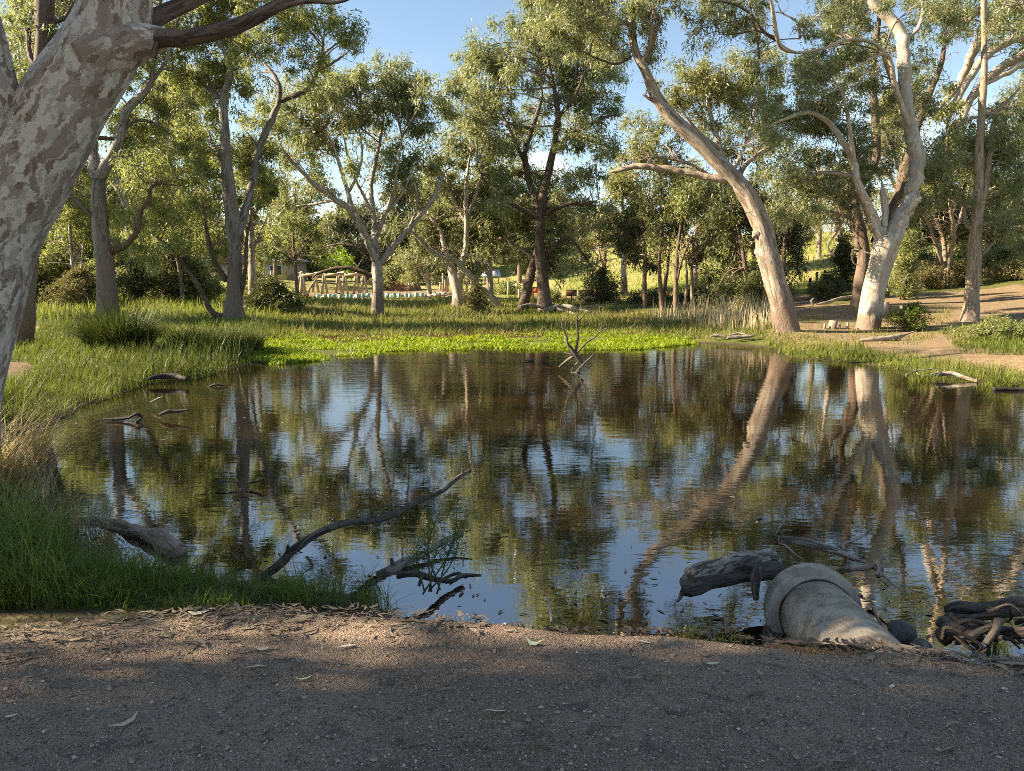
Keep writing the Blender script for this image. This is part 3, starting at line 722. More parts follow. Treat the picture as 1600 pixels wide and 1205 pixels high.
T('young_tree', 'slim young tree with a round open crown in front of the timber frame', 40, 'brown', 'leaf_yellow', [
    [(467, 487, 7), (464, 450, 6), (461, 410, 5), (458, 370, 4), (460, 335, 2)],
    [(461, 412, 3), (440, 395, 2), (420, 388, 2)],
    [(461, 405, 3), (480, 380, 2), (496, 372, 2)],
], [(460, 350, 28, 20), (438, 373, 28, 16), (485, 368, 24, 16), (420, 392, 18, 12), (500, 393, 18, 10), (455, 398, 18, 10)])
T('young_tree', 'thin sunlit yellow-green tree between the near trunk and the twin-stemmed gum', 40, 'grey', 'leaf_yellow', [
    [(118, 482, 8), (116, 440, 6), (112, 400, 5), (108, 340, 4), (105, 290, 3)],
    [(113, 420, 4), (135, 370, 3), (145, 330, 2)],
    [(125, 480, 6), (127, 430, 5), (130, 380, 3)],
], [(70, 330, 33, 33), (110, 300, 38, 33), (142, 335, 28, 30), (80, 378, 33, 28), (120, 385, 28, 22), (60, 280, 28, 28), (152, 270, 22, 26), (90, 245, 28, 28), (135, 240, 24, 24), (60, 420, 26, 20)])
T('young_tree', 'thin spindly tree between the twin-stemmed gum and the thick-trunked gum', 42, 'brown', 'leaf_yellow', [
    [(285, 474, 8), (283, 440, 6), (276, 400, 5), (262, 360, 4), (250, 320, 3)],
    [(278, 412, 4), (295, 375, 3), (300, 330, 2)],
], [(250, 335, 30, 26), (285, 350, 30, 26), (225, 360, 26, 22), (300, 320, 24, 24), (215, 310, 22, 22), (260, 380, 24, 16), (320, 350, 20, 22)])
T('bright_tree', 'bright lime-green leafy tree glowing behind the brick house roof', 84, 'brown', 'leaf_bright', [
    [(430, 440, 8), (430, 410, 6), (432, 380, 4)],
], [(428, 382, 28, 22), (405, 380, 16, 14), (448, 392, 18, 16), (515, 405, 24, 16), (540, 412, 16, 10)])
T('pine_tree', 'dark spreading pine behind the white shelter roof', 90, 'brown', 'leaf_dark', [
    [(812, 446, 10), (812, 415, 7), (812, 380, 4)],
], [(808, 380, 30, 18), (795, 400, 26, 14), (830, 402, 26, 14), (812, 420, 34, 12)])
T('gum_tree', 'small gum with a thin pale trunk in the gap behind the brown sign', 66, 'tan', 'leaf_grey', [
    [(946, 468, 6), (944, 430, 5), (946, 390, 4), (943, 350, 3)],
    [(945, 430, 4), (936, 395, 3), (925, 370, 2)],
    [(922, 462, 5), (925, 430, 4), (935, 400, 3)],
], [(940, 340, 24, 20), (925, 360, 24, 18), (955, 365, 18, 16), (960, 340, 16, 18), (910, 385, 18, 12)])
T('gum_tree', 'yellowish olive gum behind the leaning pale trunk and the bark mound', 74, 'tan', 'leaf_grey', [
    [(672, 462, 8), (668, 430, 6), (662, 390, 4)],
    [(668, 440, 4), (650, 410, 3)],
], [(660, 390, 24, 18), (640, 415, 24, 16), (685, 415, 22, 14), (665, 430, 30, 10), (625, 400, 16, 12)])

def auto(label, px, base, top, hw, Y, leaf, bark='grey', seed=0, n=13, **kw):
    """A further gum drawn from its foot, height and spread alone."""
    r = random.Random(seed)
    H = base - top
    w = max(6, H * 0.045)
    lean = r.uniform(-.12, .12) * hw
    tr = [(px, base, w * 1.5), (px + lean * .3, base - H * .2, w), (px + lean * .7, base - H * .45, w * .8), (px + lean, base - H * .7, w * .5), (px + lean * 1.3, top + 10, w * .2)]
    limbs = [tr]
    for i in range(4):
        t = r.uniform(.25, .6); s = 1 if i % 2 else -1
        x0, y0 = px + lean * t, base - H * t
        x1, y1 = px + s * hw * r.uniform(.4, .8), base - H * min(.95, t + r.uniform(.15, .4))
        limbs.append([(x0, y0, w * .5), ((x0 * 2 + x1) / 3 + s * 3, (y0 + y1) / 2 + 4, w * .4), (x1, y1, w * .15)])
    bl = []
    for i in range(n):
        t = r.uniform(.30, .97)
        x = px + hw * math.sin(math.pi * min(1, t * .9 + .12)) ** .5 * r.uniform(-1, 1)
        bl.append((x, base - H * t, hw * r.uniform(.32, .5), H * r.uniform(.06, .10)))
    T('gum_tree', label, Y, bark, leaf, limbs, bl, **kw)
BACKL = 'gums standing behind the left bank'
for i_, (px_, b_, t_, hw_, Y_) in enumerate([(30, 472, 120, 62, 50), (92, 470, 190, 50, 54), (205, 470, 170, 55, 52), (262, 470, 110, 55, 56), (322, 470, 200, 45, 54), (395, 468, 230, 42, 60)]):
    auto('sunlit yellow-green gum standing in the grove behind the left bank', px_, b_, t_, hw_, Y_, 'leaf_yellow', seed=300 + i_, group=BACKL, od=.8)
auto('olive gum behind the dark twin trunks, showing between them and the pale leaning gum', 765, 466, 250, 44, 62, 'leaf_olive', seed=320, od=.8)
auto('grey-green gum filling behind the left end of the thicket', 975, 462, 270, 40, 64, 'leaf_grey', seed=321, od=.8)
auto('olive gum behind the middle of the thicket', 1085, 458, 262, 46, 62, 'leaf_olive', seed=322, od=.8)
BACKR = 'gums standing on the slope behind the big white gum'
for i_, (px_, b_, t_, hw_, Y_, lf_) in enumerate([(1405, 448, 150, 50, 52, 'leaf_grey'), (1468, 444, 190, 46, 52, 'leaf_olive'), (1545, 440, 210, 48, 52, 'leaf_yellow'), (1610, 440, 140, 56, 50, 'leaf_olive'), (1690, 440, 160, 60, 52, 'leaf_olive')]):
    auto('gum standing on the slope behind the big white gum and the slim gum', px_, b_, t_, hw_, Y_, lf_, seed=330 + i_, group=BACKR, od=.8)

# ------------------------------------------------------------------ the ground
CTRL = []
def ctl(px, py, Y): CTRL.append(at(px, py, Y))
for t_ in TREES:
    b = t_['limbs'][0][0]
    if 0 < b[0] < 1600: ctl(b[0], b[1] - 3, t_['Y'])
for c in [(600, 512, 33), (850, 515, 31), (1050, 512, 31), (530, 467, 76), (430, 470, 75), (640, 462, 74), (840, 468, 66), (905, 470, 62), (980, 430, 78), (1000, 385, 112),
          (1260, 462, 45), (1265, 445, 52), (1250, 366, 115), (1400, 372, 100), (1590, 352, 75), (1500, 440, 42), (1590, 452, 38), (1560, 470, 33), (1590, 532, 21), (1420, 530, 24), (1300, 545, 22),
          (0, 515, 26), (60, 500, 30), (20, 575, 14), (0, 610, 10.5), (60, 590, 13), (250, 520, 25), (170, 545, 21), (330, 530, 24), (-60, 450, 60), (100, 440, 95), (300, 438, 100), (600, 440, 110), (800, 440, 110)]:
    ctl(*c)
for x in (-8, -5, -2, 0, 2, 5, 9, 14):
    for y in (-3, 0.5, 3.0): CTRL.append((x, y, 0.45))
for p in [(-2.4, 4.6, .16), (-3.2, 5.2, .17), (-1.2, 4.2, .2), (-5, 6.5, .28), (-8, 9, .5), (-14, 6, .7), (-14, 14, .8), (-20, 25, 1.0), (14, 6, .5), (16, 12, .6), (22, 20, 1.0), (30, 40, 3.0), (45, 70, 8), (60, 110, 10), (10, 130, 9.5), (60, 200, 10),
          (0, 250, 9), (-60, 250, 5), (-60, 120, 2.5), (-90, 60, 2), (90, 20, 4), (-60, 0, 1), (60, -20, 1), (0, -50, .6), (200, 200, 10), (-250, 200, 5), (250, 0, 5), (-250, -50, 2), (0, 600, 8), (-400, 600, 8), (400, 600, 10)]:
    CTRL.append(p)
CTRL = np.array(CTRL, float)
def _phi(a, b):
    return np.sqrt((a[:, None, 0] - b[None, :, 0]) ** 2 + (a[:, None, 1] - b[None, :, 1]) ** 2 + 1.0)
_n = len(CTRL)
_A = np.zeros((_n + 1, _n + 1)); _A[:_n, :_n] = _phi(CTRL, CTRL) - np.eye(_n) * 0.6
_A[:_n, _n] = 1; _A[_n, :_n] = 1
_w = np.linalg.lstsq(_A, np.concatenate([CTRL[:, 2], [0]]), rcond=None)[0]

EDGE_PX = [(-420, 1010), (-150, 992), (0, 985), (200, 962), (450, 948), (700, 962), (900, 980), (1100, 990), (1230, 1006), (1330, 1016), (1400, 1016), (1500, 1030), (1620, 1045), (1900, 1080), (2300, 1120)]
EDGE = np.array([onz(a, b, 0.45)[:2] for a, b in EDGE_PX])
EX = np.concatenate([[-60, -9], EDGE[:, 0], [9, 60]]); EY = np.concatenate([[3.4, 3.4], EDGE[:, 1], [2.7, 2.7]])
def path_edge(x): return np.interp(x, EX, EY)

POND = []
for a, b in [(700, 962), (900, 980), (1100, 990), (1230, 1006), (1400, 1016), (1600, 1043)]:
    e = onz(a, b, 0.45); POND.append((e[0], e[1] + 0.40))
POND += [(4.0, 3.7), (7, 4.0), (11, 5.2), (13.5, 8), (12, 11)]
for a, b in [(1660, 630), (1600, 610), (1500, 592), (1400, 578), (1300, 565), (1215, 560), (1195, 546), (1150, 541), (1085, 537), (1060, 542), (900, 543), (780, 543), (600, 545), (560, 555), (430, 567), (385, 573), (330, 590), (240, 602), (160, 628), (95, 660), (30, 700), (-10, 735), (0, 810), (100, 862), (200, 900), (300, 920), (420, 936), (500, 950), (600, 956)]:
    e = onz(a, b, 0.0); POND.append((e[0], e[1]))

def height(x, y):
    x = np.asarray(x, float); y = np.asarray(y, float)
    shp = x.shape; xf, yf = x.ravel(), y.ravel()
    out = np.empty(len(xf))
    for i in range(0, len(xf), 20000):
        q = np.stack([xf[i:i + 20000], yf[i:i + 20000]], 1)
        out[i:i + 20000] = _phi(q, CTRL) @ _w[:_n] + _w[_n]
    out = np.maximum(out, 0.12)
    far = sstep(6, 14, yf)
    out += wob(xf, yf, 0.9, 3) * 0.035 * far + wob(xf, yf, 0.2, 5) * 0.08 * sstep(40, 70, yf)
    inside = in_poly(xf, yf, POND)
    d = poly_dist(xf, yf, POND)
    bw = np.where(yf < 5.2, 0.34, 1.6) + sstep(8, 18, yf) * 1.6
    d2 = d + wob(xf, yf, 2.6, 1) * 0.10 * sstep(5, 9, yf)
    land = np.where(yf < 3.2, np.minimum(out, .47), out) * sstep(-0.05, 1.0, d2 / bw) - 0.02 * (d2 < 0.1)
    bed = -0.6 * sstep(0, 1.6, d) - 0.02
    return np.where(inside, bed, land).reshape(shp)

def height1(x, y): return float(height(np.array([x]), np.array([y]))[0])

gx = np.concatenate([-np.geomspace(400, 12, 40), np.arange(-11.8, 12, 0.13), np.geomspace(12, 400, 40)])
gy = np.concatenate([np.linspace(-60, 0.5, 10), np.arange(1, 5.5, 0.11), np.arange(5.5, 30, 0.22), np.geomspace(30, 140, 60), np.geomspace(146, 600, 16)])
GX, GY = np.meshgrid(gx, gy)
GZ = height(GX, GY)
# keep the soil just under the gravel sheet of the path
GZ = np.where(GY < path_edge(GX) + 0.03, np.minimum(GZ, 0.40), GZ)
GP = np.stack([GX, GY, GZ], -1).reshape(-1, 3)
ppx, ppy = project(GP)
front = GP[:, 1] > 1
DIRT_R = [(1196, 530), (1225, 478), (1262, 468), (1300, 476), (1400, 462), (1500, 455), (1700, 448), (1700, 500), (1600, 520), (1500, 532), (1700, 585), (1560, 585), (1440, 565), (1330, 548), (1240, 548)]
TRACK = [(1228, 490), (1222, 470), (1240, 458), (1268, 458), (1262, 468), (1245, 490)]
DIRT_L = [(-80, 505), (60, 505), (62, 518), (-80, 520)]
DIRT_L2 = [(-120, 568), (40, 565), (62, 580), (30, 592), (-120, 592)]
YARD = [(360, 458), (700, 452), (720, 466), (560, 470), (440, 474), (360, 472)]
YARD2 = [(830, 462), (1130, 452), (1150, 462), (980, 474), (840, 474)]
BANKBARE = [(930, 487), (1200, 480), (1200, 500), (1100, 503), (960, 500)]
def pm(poly): return in_poly(ppx, ppy, poly) & front
dirt = np.zeros(len(GP))
for p_, v_ in ((DIRT_R, 1), (TRACK, 1), (DIRT_L, .8), (DIRT_L2, .9), (YARD, .9), (YARD2, .8), (BANKBARE, .55)): dirt = np.maximum(dirt, pm(p_) * v_)
dirt *= (GP[:, 1] < 90)
hill = sstep(46, 60, GP[:, 1]) * (1 - (dirt > 0.5)) 
lush = ((GP[:, 1] > 4.5) & (dirt < 0.3)).astype(float)
dpond = poly_dist(GP[:, 0], GP[:, 1], POND); ins = in_poly(GP[:, 0], GP[:, 1], POND)
mud = np.where(ins, 1, sstep(0.9, 0.2, dpond)) * (GP[:, 1] < 40)
mud = np.maximum(mud, (GP[:, 1] < 5) * (GP[:, 0] > -1.6) * 1.0)
nx = len(gx); ny = len(gy)
ii = (np.arange(ny - 1)[:, None] * nx + np.arange(nx - 1)[None]).ravel()
GQ = np.stack([ii, ii + 1, ii + nx + 1, ii + nx], -1)
tag(mesh_np('ground', GP, [GQ], M['ground'], None, True, {'dirt': dirt, 'hill': hill, 'lush': lush, 'mud': mud}), 'grassy bank and bare earth around the pond rising to a sunny hill', kind='structure')

# the gravel path in the foreground
pxs = np.arange(-9, 9.01, 0.06)
rows = np.concatenate([np.linspace(-12, 1.2, 8) / 3.0, np.linspace(0.45, 1, 46)])
rows = np.concatenate([np.array([-4, -2.5, -1.2, -.4]), np.linspace(0.0, 1.0, 60)])
PX_, R_ = np.meshgrid(pxs, rows)
E_ = path_edge(PX_) + wob(PX_, PX_ * 0, 5, 2) * 0.03 + 0.06
PY_ = E_ * R_
PZ_ = 0.452 + wob(PX_, PY_, 2.2, 7) * 0.012 + wob(PX_, PY_, 7, 4) * 0.004 - 0.10 * sstep(0.965, 1.0, R_) * np.where(np.abs(PX_) < 60, 1, 0)
ni = len(pxs)
jj = (np.arange(len(rows) - 1)[:, None] * ni + np.arange(ni - 1)[None]).ravel()
tag(mesh_np('gravel_path', np.stack([PX_, PY_, PZ_], -1).reshape(-1, 3), [np.stack([jj, jj + 1, jj + ni + 1, jj + ni], -1)], M['path'], None, True), 'dark gravel path along the near edge of the pond', kind='structure')
def path_z(x, y):
    return 0.452 + wob(x, y, 2.2, 7) * 0.012 + wob(x, y, 7, 4) * 0.004

# the pond
tag(mesh_np('water', [(-16, 3.0, 0), (18, 3.0, 0), (18, 26, 0), (-16, 26, 0)], [np.array([[0, 1, 2, 3]])], M['water']), 'still brown pond water mirroring the trees and the sky', kind='structure')

# ------------------------------------------------------------------ trees
def leaf_cloud(cent, rad, per, length, width, rng, droop=0.9, spread=0.55, zsq=0.8):
    n = len(cent)
    per = np.asarray(per)
    idx = np.repeat(np.arange(n), per)
    m = len(idx)
    d = rng.normal(size=(m, 3)); d /= np.linalg.norm(d, axis=1)[:, None]
    r = rad[idx] * (0.10 + 1.45 * rng.random(m) ** 0.85)
    off = d * r[:, None]; off[:, 2] *= zsq * rng.uniform(0.65, 1.7, n)[idx]
    off[:, 0] *= rng.uniform(0.7, 1.3, n)[idx]
    p = cent[idx] + off
    ax = rng.normal(size=(m, 3)) * spread + d * 0.35
    ax[:, 2] -= droop
    ax /= np.linalg.norm(ax, axis=1)[:, None]
    sd = np.cross(ax, rng.normal(size=(m, 3))); sd /= np.linalg.norm(sd, axis=1)[:, None] + 1e-9
    Ln = (length * rng.uniform(0.65, 1.35, m))[:, None]
    Wd = (width * rng.uniform(0.7, 1.3, m))[:, None]
    V = np.stack([p - sd * Wd * 0.5, p + sd * Wd * 0.5, p + ax * Ln], 1).reshape(-1, 3)
    tc = rng.random(n)
    tint = np.clip(0.55 * tc[idx] + 0.45 * rng.random(m), 0, 1)
    return V, np.arange(m * 3).reshape(-1, 3), np.repeat(tint, 3)

def build_tree(spec, seed):
    rng = np.random.default_rng(seed)
    Y = spec['Y']; k = Y / FPX
    limbs, S, SD = [], [], []          # world limbs; pixel samples with their distance, for joining
    px_pts = []
    for li, lm in enumerate(spec['limbs']):
        lm = np.array(lm, float)
        if li == 0:
            d0 = Y; slope = spec.get('lean', 0.0)
        else:
            dd = np.hypot(px_pts[:, 0] - lm[0, 0], px_pts[:, 1] - lm[0, 1])
            d0 = px_pts[np.argmin(dd), 2]
            slope = spec.get('slopes', {}).get(li, rng.uniform(-0.55, 0.55))
        seg = np.concatenate([[0], np.cumsum(np.hypot(np.diff(lm[:, 0]), np.diff(lm[:, 1])))])
        dep = d0 + seg * k * slope
        W3 = np.array([at(a, b, d) for (a, b, _), d in zip(lm, dep)])
        rad = np.array([w / 2 / FPX * depth_of(b, d) for (_, b, w), d in zip(lm, dep)])
        if li == 0:
            # set the foot into the ground, with a flare
            gz = height1(W3[0, 0], W3[0, 1])
            W3[0, 2] = min(W3[0, 2], gz + 0.1)
            foot = W3[0].copy(); foot[2] = gz - 0.25
            W3 = np.vstack([foot, W3]); rad = np.concatenate([[rad[0] * 1.38], rad])
            lm = np.vstack([lm[0] + np.array([0, 6, 0]), lm]); dep = np.concatenate([[dep[0]], dep])
        n = int(np.clip(len(W3) * 5, 10, 70))
        rad[-1] *= 0.85 if li == 0 and lm[-1][2] > 8 else 0.45
        full = crom(np.hstack([W3, rad[:, None]]), n)
        limbs.append((full[:, :3], np.maximum(full[:, 3], 0.004)))
        pp = crom(np.stack([lm[:, 0], lm[:, 1], dep, lm[:, 2]], 1), n)
        px_pts = pp if li == 0 else np.vstack([px_pts, pp])
        S.append(full)
    allp = np.vstack(S)
    base = limbs[0][0][0].copy(); base[2] += 0.25
    root = empty(spec['name'], base, spec['label'], spec.get('cat', 'tree'), spec.get('group'))
    for li, (P, R) in enumerate(limbs):
        b = MB()
        big = R.max() * FPX / Y > 8
        P = P.copy()
        if li:
            P[1:-1] += rng.normal(size=(len(P) - 2, 3)) * R[1:-1, None] * 0.12
        b.tube(P, R, 14 if big else 7, z0=-0.25 if li == 0 else 60 + li * 7, rough=0.10 if big else 0.12, rng=rng)
        b.build('trunk' if li == 0 else 'limb', M[spec.get('limbbark', {}).get(li, spec['bark'])], root)
    # crown
    blobs = list(spec['blobs'])
    if len(blobs) > 6 and spec.get('fill', True):
        # smaller sprays between neighbouring sprays, so that the crown closes up unevenly
        B = np.array(blobs)
        for i in range(len(blobs)):
            dd = np.hypot(B[:, 0] - B[i, 0], B[:, 1] - B[i, 1]); dd[i] = 1e9
            for j in np.argsort(dd)[1:4]:
                if dd[j] < 2.4 * (B[i, 2] + B[j, 2]) / 2 and rng.random() < 0.6:
                    t = rng.uniform(.35, .65)
                    q = B[i] * (1 - t) + B[j] * t
                    blobs.append((q[0] + rng.normal() * 6, q[1] + rng.normal() * 5, q[2] * rng.uniform(.4, .75), q[3] * rng.uniform(.4, .75)))
    if blobs:
        xs = np.array([b[0] for b in blobs])
        crownr = (np.ptp(xs) / 2 + 20) * k * spec.get('crown_depth', 0.6)
        tw = MB(); cents, rads, pers = [], [], []
        lk = spec.get('leafk', 1.16)
        rs_px = 11.0 if Y < 60 else 10.0
        for (bx, by, rx, ry) in blobs:
            hid = by + ry < -5 or bx - rx > 1610
            dy = np.clip(rng.normal() * 0.45, -0.9, 0.9) * crownr
            # sprays that would hang right in front of a limb grow on its far side
            near = (np.abs(px_pts[:, 0] - bx) < rx * 1.0 + 4) & (np.abs(px_pts[:, 1] - by) < ry * 1.0 + 4) & (px_pts[:, 3] > 4.5)
            if near.any() and rng.random() < 0.85:
                dy = max(dy, px_pts[near, 2].max() - Y + max(rx, ry) * k * 1.25)
            # join to the closest limb point, favouring points below
            c = at(bx, by, Y + dy)
            dist = np.linalg.norm(allp[:, :3] - c, axis=1) + np.maximum(0, allp[:, 2] - c[2]) * 1.2 + (allp[:, 2] < base[2] + 2.0) * 3
            j = int(np.argmin(dist)); a = allp[j, :3]; ra = min(allp[j, 3] * 0.6, 0.05 * Y / 40)
            mid = (a + c) / 2 + np.array((0, 0, 0.12 * np.linalg.norm(c - a))) + rng.normal(size=3) * 0.08 * np.linalg.norm(c - a)
            P = crom([a, mid, c], 9)
            tw.tube(P, np.linspace(max(ra, 0.034 * Y / 40), 0.016 * Y / 40, 9), 5, rough=0.1, rng=rng, cap=False)
            area = math.pi * rx * ry
            ns = max(3, int(area / (math.pi * rs_px ** 2) * (0.9 if hid else 1.25)))
            d = rng.normal(size=(ns, 3)); d /= np.linalg.norm(d, axis=1)[:, None]
            rr = rng.random(ns)[:, None] ** 0.4
            o = d * rr * np.array((rx * k, (rx + ry) / 2 * k, ry * k)) * 1.22
            cc = c + o
            for q in range(0, ns, 2):
                s0 = P[rng.integers(4, 9)]
                m2 = (s0 + cc[q]) / 2 + np.array((0, 0, 0.1)) * np.linalg.norm(cc[q] - s0) + rng.normal(size=3) * 0.05
                tw.tube(crom([s0, m2, cc[q]], 4), np.linspace(0.015, 0.006, 4) * Y / 40 * 1.2, 3, cap=False)
            cents.append(cc); rads.append(np.full(ns, rs_px * k) * rng.uniform(0.7, 1.35, ns))
            od = (0.70 if hid else 1.55 if spec['leaf'] == 'leaf_dark' else 1.3) * spec.get('od', 1.0)
            pers.append((math.pi * rs_px ** 2 * od / (2.3 * lk ** 2 * (2.2 if hid else 1)) * rng.uniform(0.6, 1.3, ns)).astype(int))
        # dead twigs and fine bare side branches along the limbs
        thin = np.vstack([np.hstack([P, R[:, None]]) for P, R in limbs])
        thin = thin[(thin[:, 3] < 0.16 * Y / 30) & (thin[:, 2] > base[2] + 2.2)]
        for q in range(min(60, len(thin))):
            s0 = thin[rng.integers(len(thin))]
            L_ = rng.uniform(14, 46) * k
            d = rng.normal(size=3); d[2] = abs(d[2]) * 0.7 + 0.1; d /= np.linalg.norm(d)
            pts = [s0[:3]]
            for _s in range(4):
                d = d + rng.normal(size=3) * 0.38; d /= np.linalg.norm(d)
                pts.append(pts[-1] + d * L_ / 4)
            tw.tube(crom(pts, 8), np.linspace(min(s0[3] * .5, 0.030 * Y / 40), 0.006 * Y / 40, 8), 4, cap=False)
            for _s in (2, 3):
                e = d + rng.normal(size=3) * 0.7; e /= np.linalg.norm(e)
                tw.tube(crom([pts[_s], pts[_s] + e * L_ * .22, pts[_s] + (e + rng.normal(size=3) * .3) * L_ * .42], 5), np.linspace(0.012, 0.004, 5) * Y / 40, 3, cap=False)
        o_tw = tw.build('branchlets', M['brown' if spec['leaf'] == 'leaf_dark' else 'tan' if spec['bark'] == 'tan' else 'grey'], root); o_tw['kind'] = 'stuff'
        cents = np.vstack(cents); rads = np.concatenate(rads); pers = np.concatenate(pers)
        V, Q, tint = leaf_cloud(cents, rads, pers, 5.4 * k * lk, 1.55 * k * lk, rng, spec.get('droop', 0.8))
        o_cr = mesh_np('crown', V, [Q], M[spec['leaf']], root, False, {'tint': tint}); o_cr['kind'] = 'stuff'
        spec['nleaf'] = len(Q)
    return root

NL = 0
for si, sp_ in enumerate(TREES):
    build_tree(sp_, 100 + si)
    NL += sp_.get('nleaf', 0)
print('leaves', NL)

# the near leaning gum at the left edge of the view
def near_gum():
    Y = 8.3
    spec = [
        ([(-100, 690, 190), (-92, 655, 168), (-78, 600, 145), (-59, 526, 135), (-15, 374, 130), (45, 263, 125), (101, 164, 120), (150, 90, 114), (176, 30, 107), (184, -40, 98), (195, -140, 84), (215, -260, 66), (245, -380, 44)], (8.3, 8.3)),
        ([(-30, 350, 90), (-6, 235, 84), (-12, 160, 78), (-24, 90, 70), (-38, 20, 64), (-60, -80, 54), (-100, -220, 40), (-130, -340, 26)], (8.4, 7.2)),
        ([(238, 60, 26), (248, 60, 28), (256, 60, 27), (290, 59, 26), (320, 54, 25), (360, 44, 23), (400, 27, 21), (440, 5, 19), (475, -16, 16), (540, -60, 12), (620, -110, 7)], (8.2, 7.9)),
        ([(205, 52, 46), (232, 34, 30), (255, 22, 26), (290, 6, 23), (325, -10, 20), (400, -50, 15), (480, -120, 9)], (8.4, 9.0)),
        ([(408, 26, 12), (438, 13, 9), (462, 5, 8), (490, 2, 7), (516, 4, 6), (535, 2, 5), (556, -6, 3)], (8.0, 7.8)),
        ([(240, 90, 10), (243, 75, 9), (248, 62, 8)], (8.1, 8.1)),
    ]
    base = at(-92, 655, Y); base[2] = height1(base[0], base[1])
    root = empty('near_gum_tree', base, 'massive leaning gum trunk with mottled grey and brown bark at the left edge', 'tree')
    rng = np.random.default_rng(5)
    for i, (lm, (d0, d1)) in enumerate(spec):
        lm = np.array(lm, float)
        dep = np.linspace(d0, d1, len(lm))
        W3 = np.array([at(a, b, d) for (a, b, _), d in zip(lm, dep)])
        R = np.array([w / 2 / FPX * depth_of(b, d) for (_, b, w), d in zip(lm, dep)])
        if i == 0: W3[0, 2] = base[2] - 0.3
        full = crom(np.hstack([W3, R[:, None]]), 90 if i < 2 else 40)
        b = MB(); b.tube(full[:, :3], full[:, 3], 32 if i < 2 else 14, z0=i * 11.0, rough=0.05 if i < 2 else 0.09, rng=rng)
        b.build('trunk' if i == 0 else 'limb', M['mottle'] if i < 2 else M['darklimb'], root)
    # swollen collar of pale bark where the long limb leaves the trunk
    c = crom(np.hstack([np.array([at(a, b, 8.2) for a, b in ((140, 92), (185, 74), (215, 65), (236, 61), (250, 60), (262, 59))]), np.array([[.30], [.25], [.19], [.15], [.12], [.09]])]), 16)
    b = MB(); b.tube(c[:, :3], c[:, 3], 16, z0=91, rough=0.06, rng=rng); b.build('collar', M['mottle'], root)
    cs, rs = [], []
    for (x, y, d) in [(300, -420, 7.6), (420, -330, 8.6), (520, -260, 7.6), (600, -280, 8.8), (150, -520, 8), (0, -480, 7), (-180, -420, 7.4), (700, -260, 8.2), (330, -560, 8.5), (520, -480, 7.8)]:
        c0 = at(x, y, d); cs.append(c0 + rng.normal(size=(16, 3)) * 0.45); rs.append(np.full(16, .3))
    cs = np.vstack(cs); rs = np.concatenate(rs)
    V, Q, tint = leaf_cloud(cs, rs, np.full(len(cs), 45), 0.14, 0.03, rng)
    o = mesh_np('crown', V, [Q], M['leaf_olive'], root, False, {'tint': tint}); o['kind'] = 'stuff'
near_gum()

build_tree(dict(name='gum_tree', label='dark straight trunk half hidden behind the leaning mottled trunk', Y=19, bark='brown', leaf='leaf_olive',
    limbs=[[(20, 560, 52), (34, 480, 38), (50, 320, 32), (66, 150, 28), (70, 60, 27), (70, 0, 26), (74, -120, 20), (80, -240, 12)],
           [(66, 110, 10), (48, 90, 8), (42, 40, 6), (30, -10, 4)], [(62, 190, 6), (45, 200, 6), (30, 225, 4)], [(70, 40, 8), (100, 28, 6), (120, -5, 4)]],
    blobs=[(28, 60, 26, 26), (100, 60, 22, 22), (20, 110, 20, 20), (90, 20, 26, 20), (20, 10, 36, 26), (90, -140, 90, 60), (-40, -120, 90, 60), (180, -160, 80, 50)]), 77)

# gums standing to the left, out of the view, whose crowns throw the shade over the path and the near bank
def shade_tree(label, foot, height_, centers, rng, per=165, rr=0.6, leaf=0.26):
    root = empty('gum_tree', (*foot, height1(*foot)), label, 'tree', 'shade gums beyond the left edge')
    top = np.mean(centers, 0)
    f = np.array((*foot, height1(*foot) - 0.2))
    P = crom([f, f + (top - f) * np.array((0.15, 0.15, 0.45)), top], 24)
    MB().tube(P, np.linspace(0.38, 0.12, 24), 12, rough=0.08, rng=rng).build('trunk', M['grey'], root)
    cc = []
    for c in centers:
        s = P[rng.integers(8, 20)]
        MB().tube(crom([s, (s + c) / 2 + np.array((0, 0, .4)), c], 8), np.linspace(0.09, 0.025, 8), 6).build('limb', M['grey'], root)
        n = 16
        d = rng.normal(size=(n, 3)); d /= np.linalg.norm(d, axis=1)[:, None]
        cc.append(c + d * (rng.random(n)[:, None] ** 0.4) * np.array((1.25, 0.95, 0.9)))
    cc = np.vstack(cc)
    V, Q, tint = leaf_cloud(cc, np.full(len(cc), rr), np.full(len(cc), per), leaf, leaf * 0.3, rng)
    o = mesh_np('crown', V, [Q], M['leaf_olive'], root, False, {'tint': tint}); o['kind'] = 'stuff'
sv = np.array(SUNV)
_rg = np.random.default_rng(31)
def back(x, y, z, s): return np.array((x, y, z)) + sv * s
cA = [back(x, y, 0.45, _rg.uniform(12, 17)) for x in (-3.4, -2.0, -0.6, 0.8, 2.2, 3.6) for y in (-1.0, 0.4, 1.9)]
shade_tree('gum standing left of the path beyond the edge of the view', (-15, -1.5), 9, cA, _rg)
cB = [back(x, y, z, _rg.uniform(10, 14)) for x, y, z in [(-3.4, 5.0, .4), (-2.4, 4.9, .4), (-1.2, 4.85, .4), (-0.2, 4.85, .3), (1.0, 4.8, .2), (2.2, 4.7, .3), (3.2, 4.7, .3), (-3.0, 5.6, .3), (-1.6, 5.6, 0), (-5, 8.3, 1.2), (-5, 8.3, 2.6), (-4.6, 8.3, 4.0), (-4.2, 8.3, 5.2), (-5.6, 8.3, 3.2), (-5.6, 8.3, 1.0)]]
shade_tree('gum standing left of the near bank beyond the edge of the view', (-16, 4.5), 9, cB, _rg)

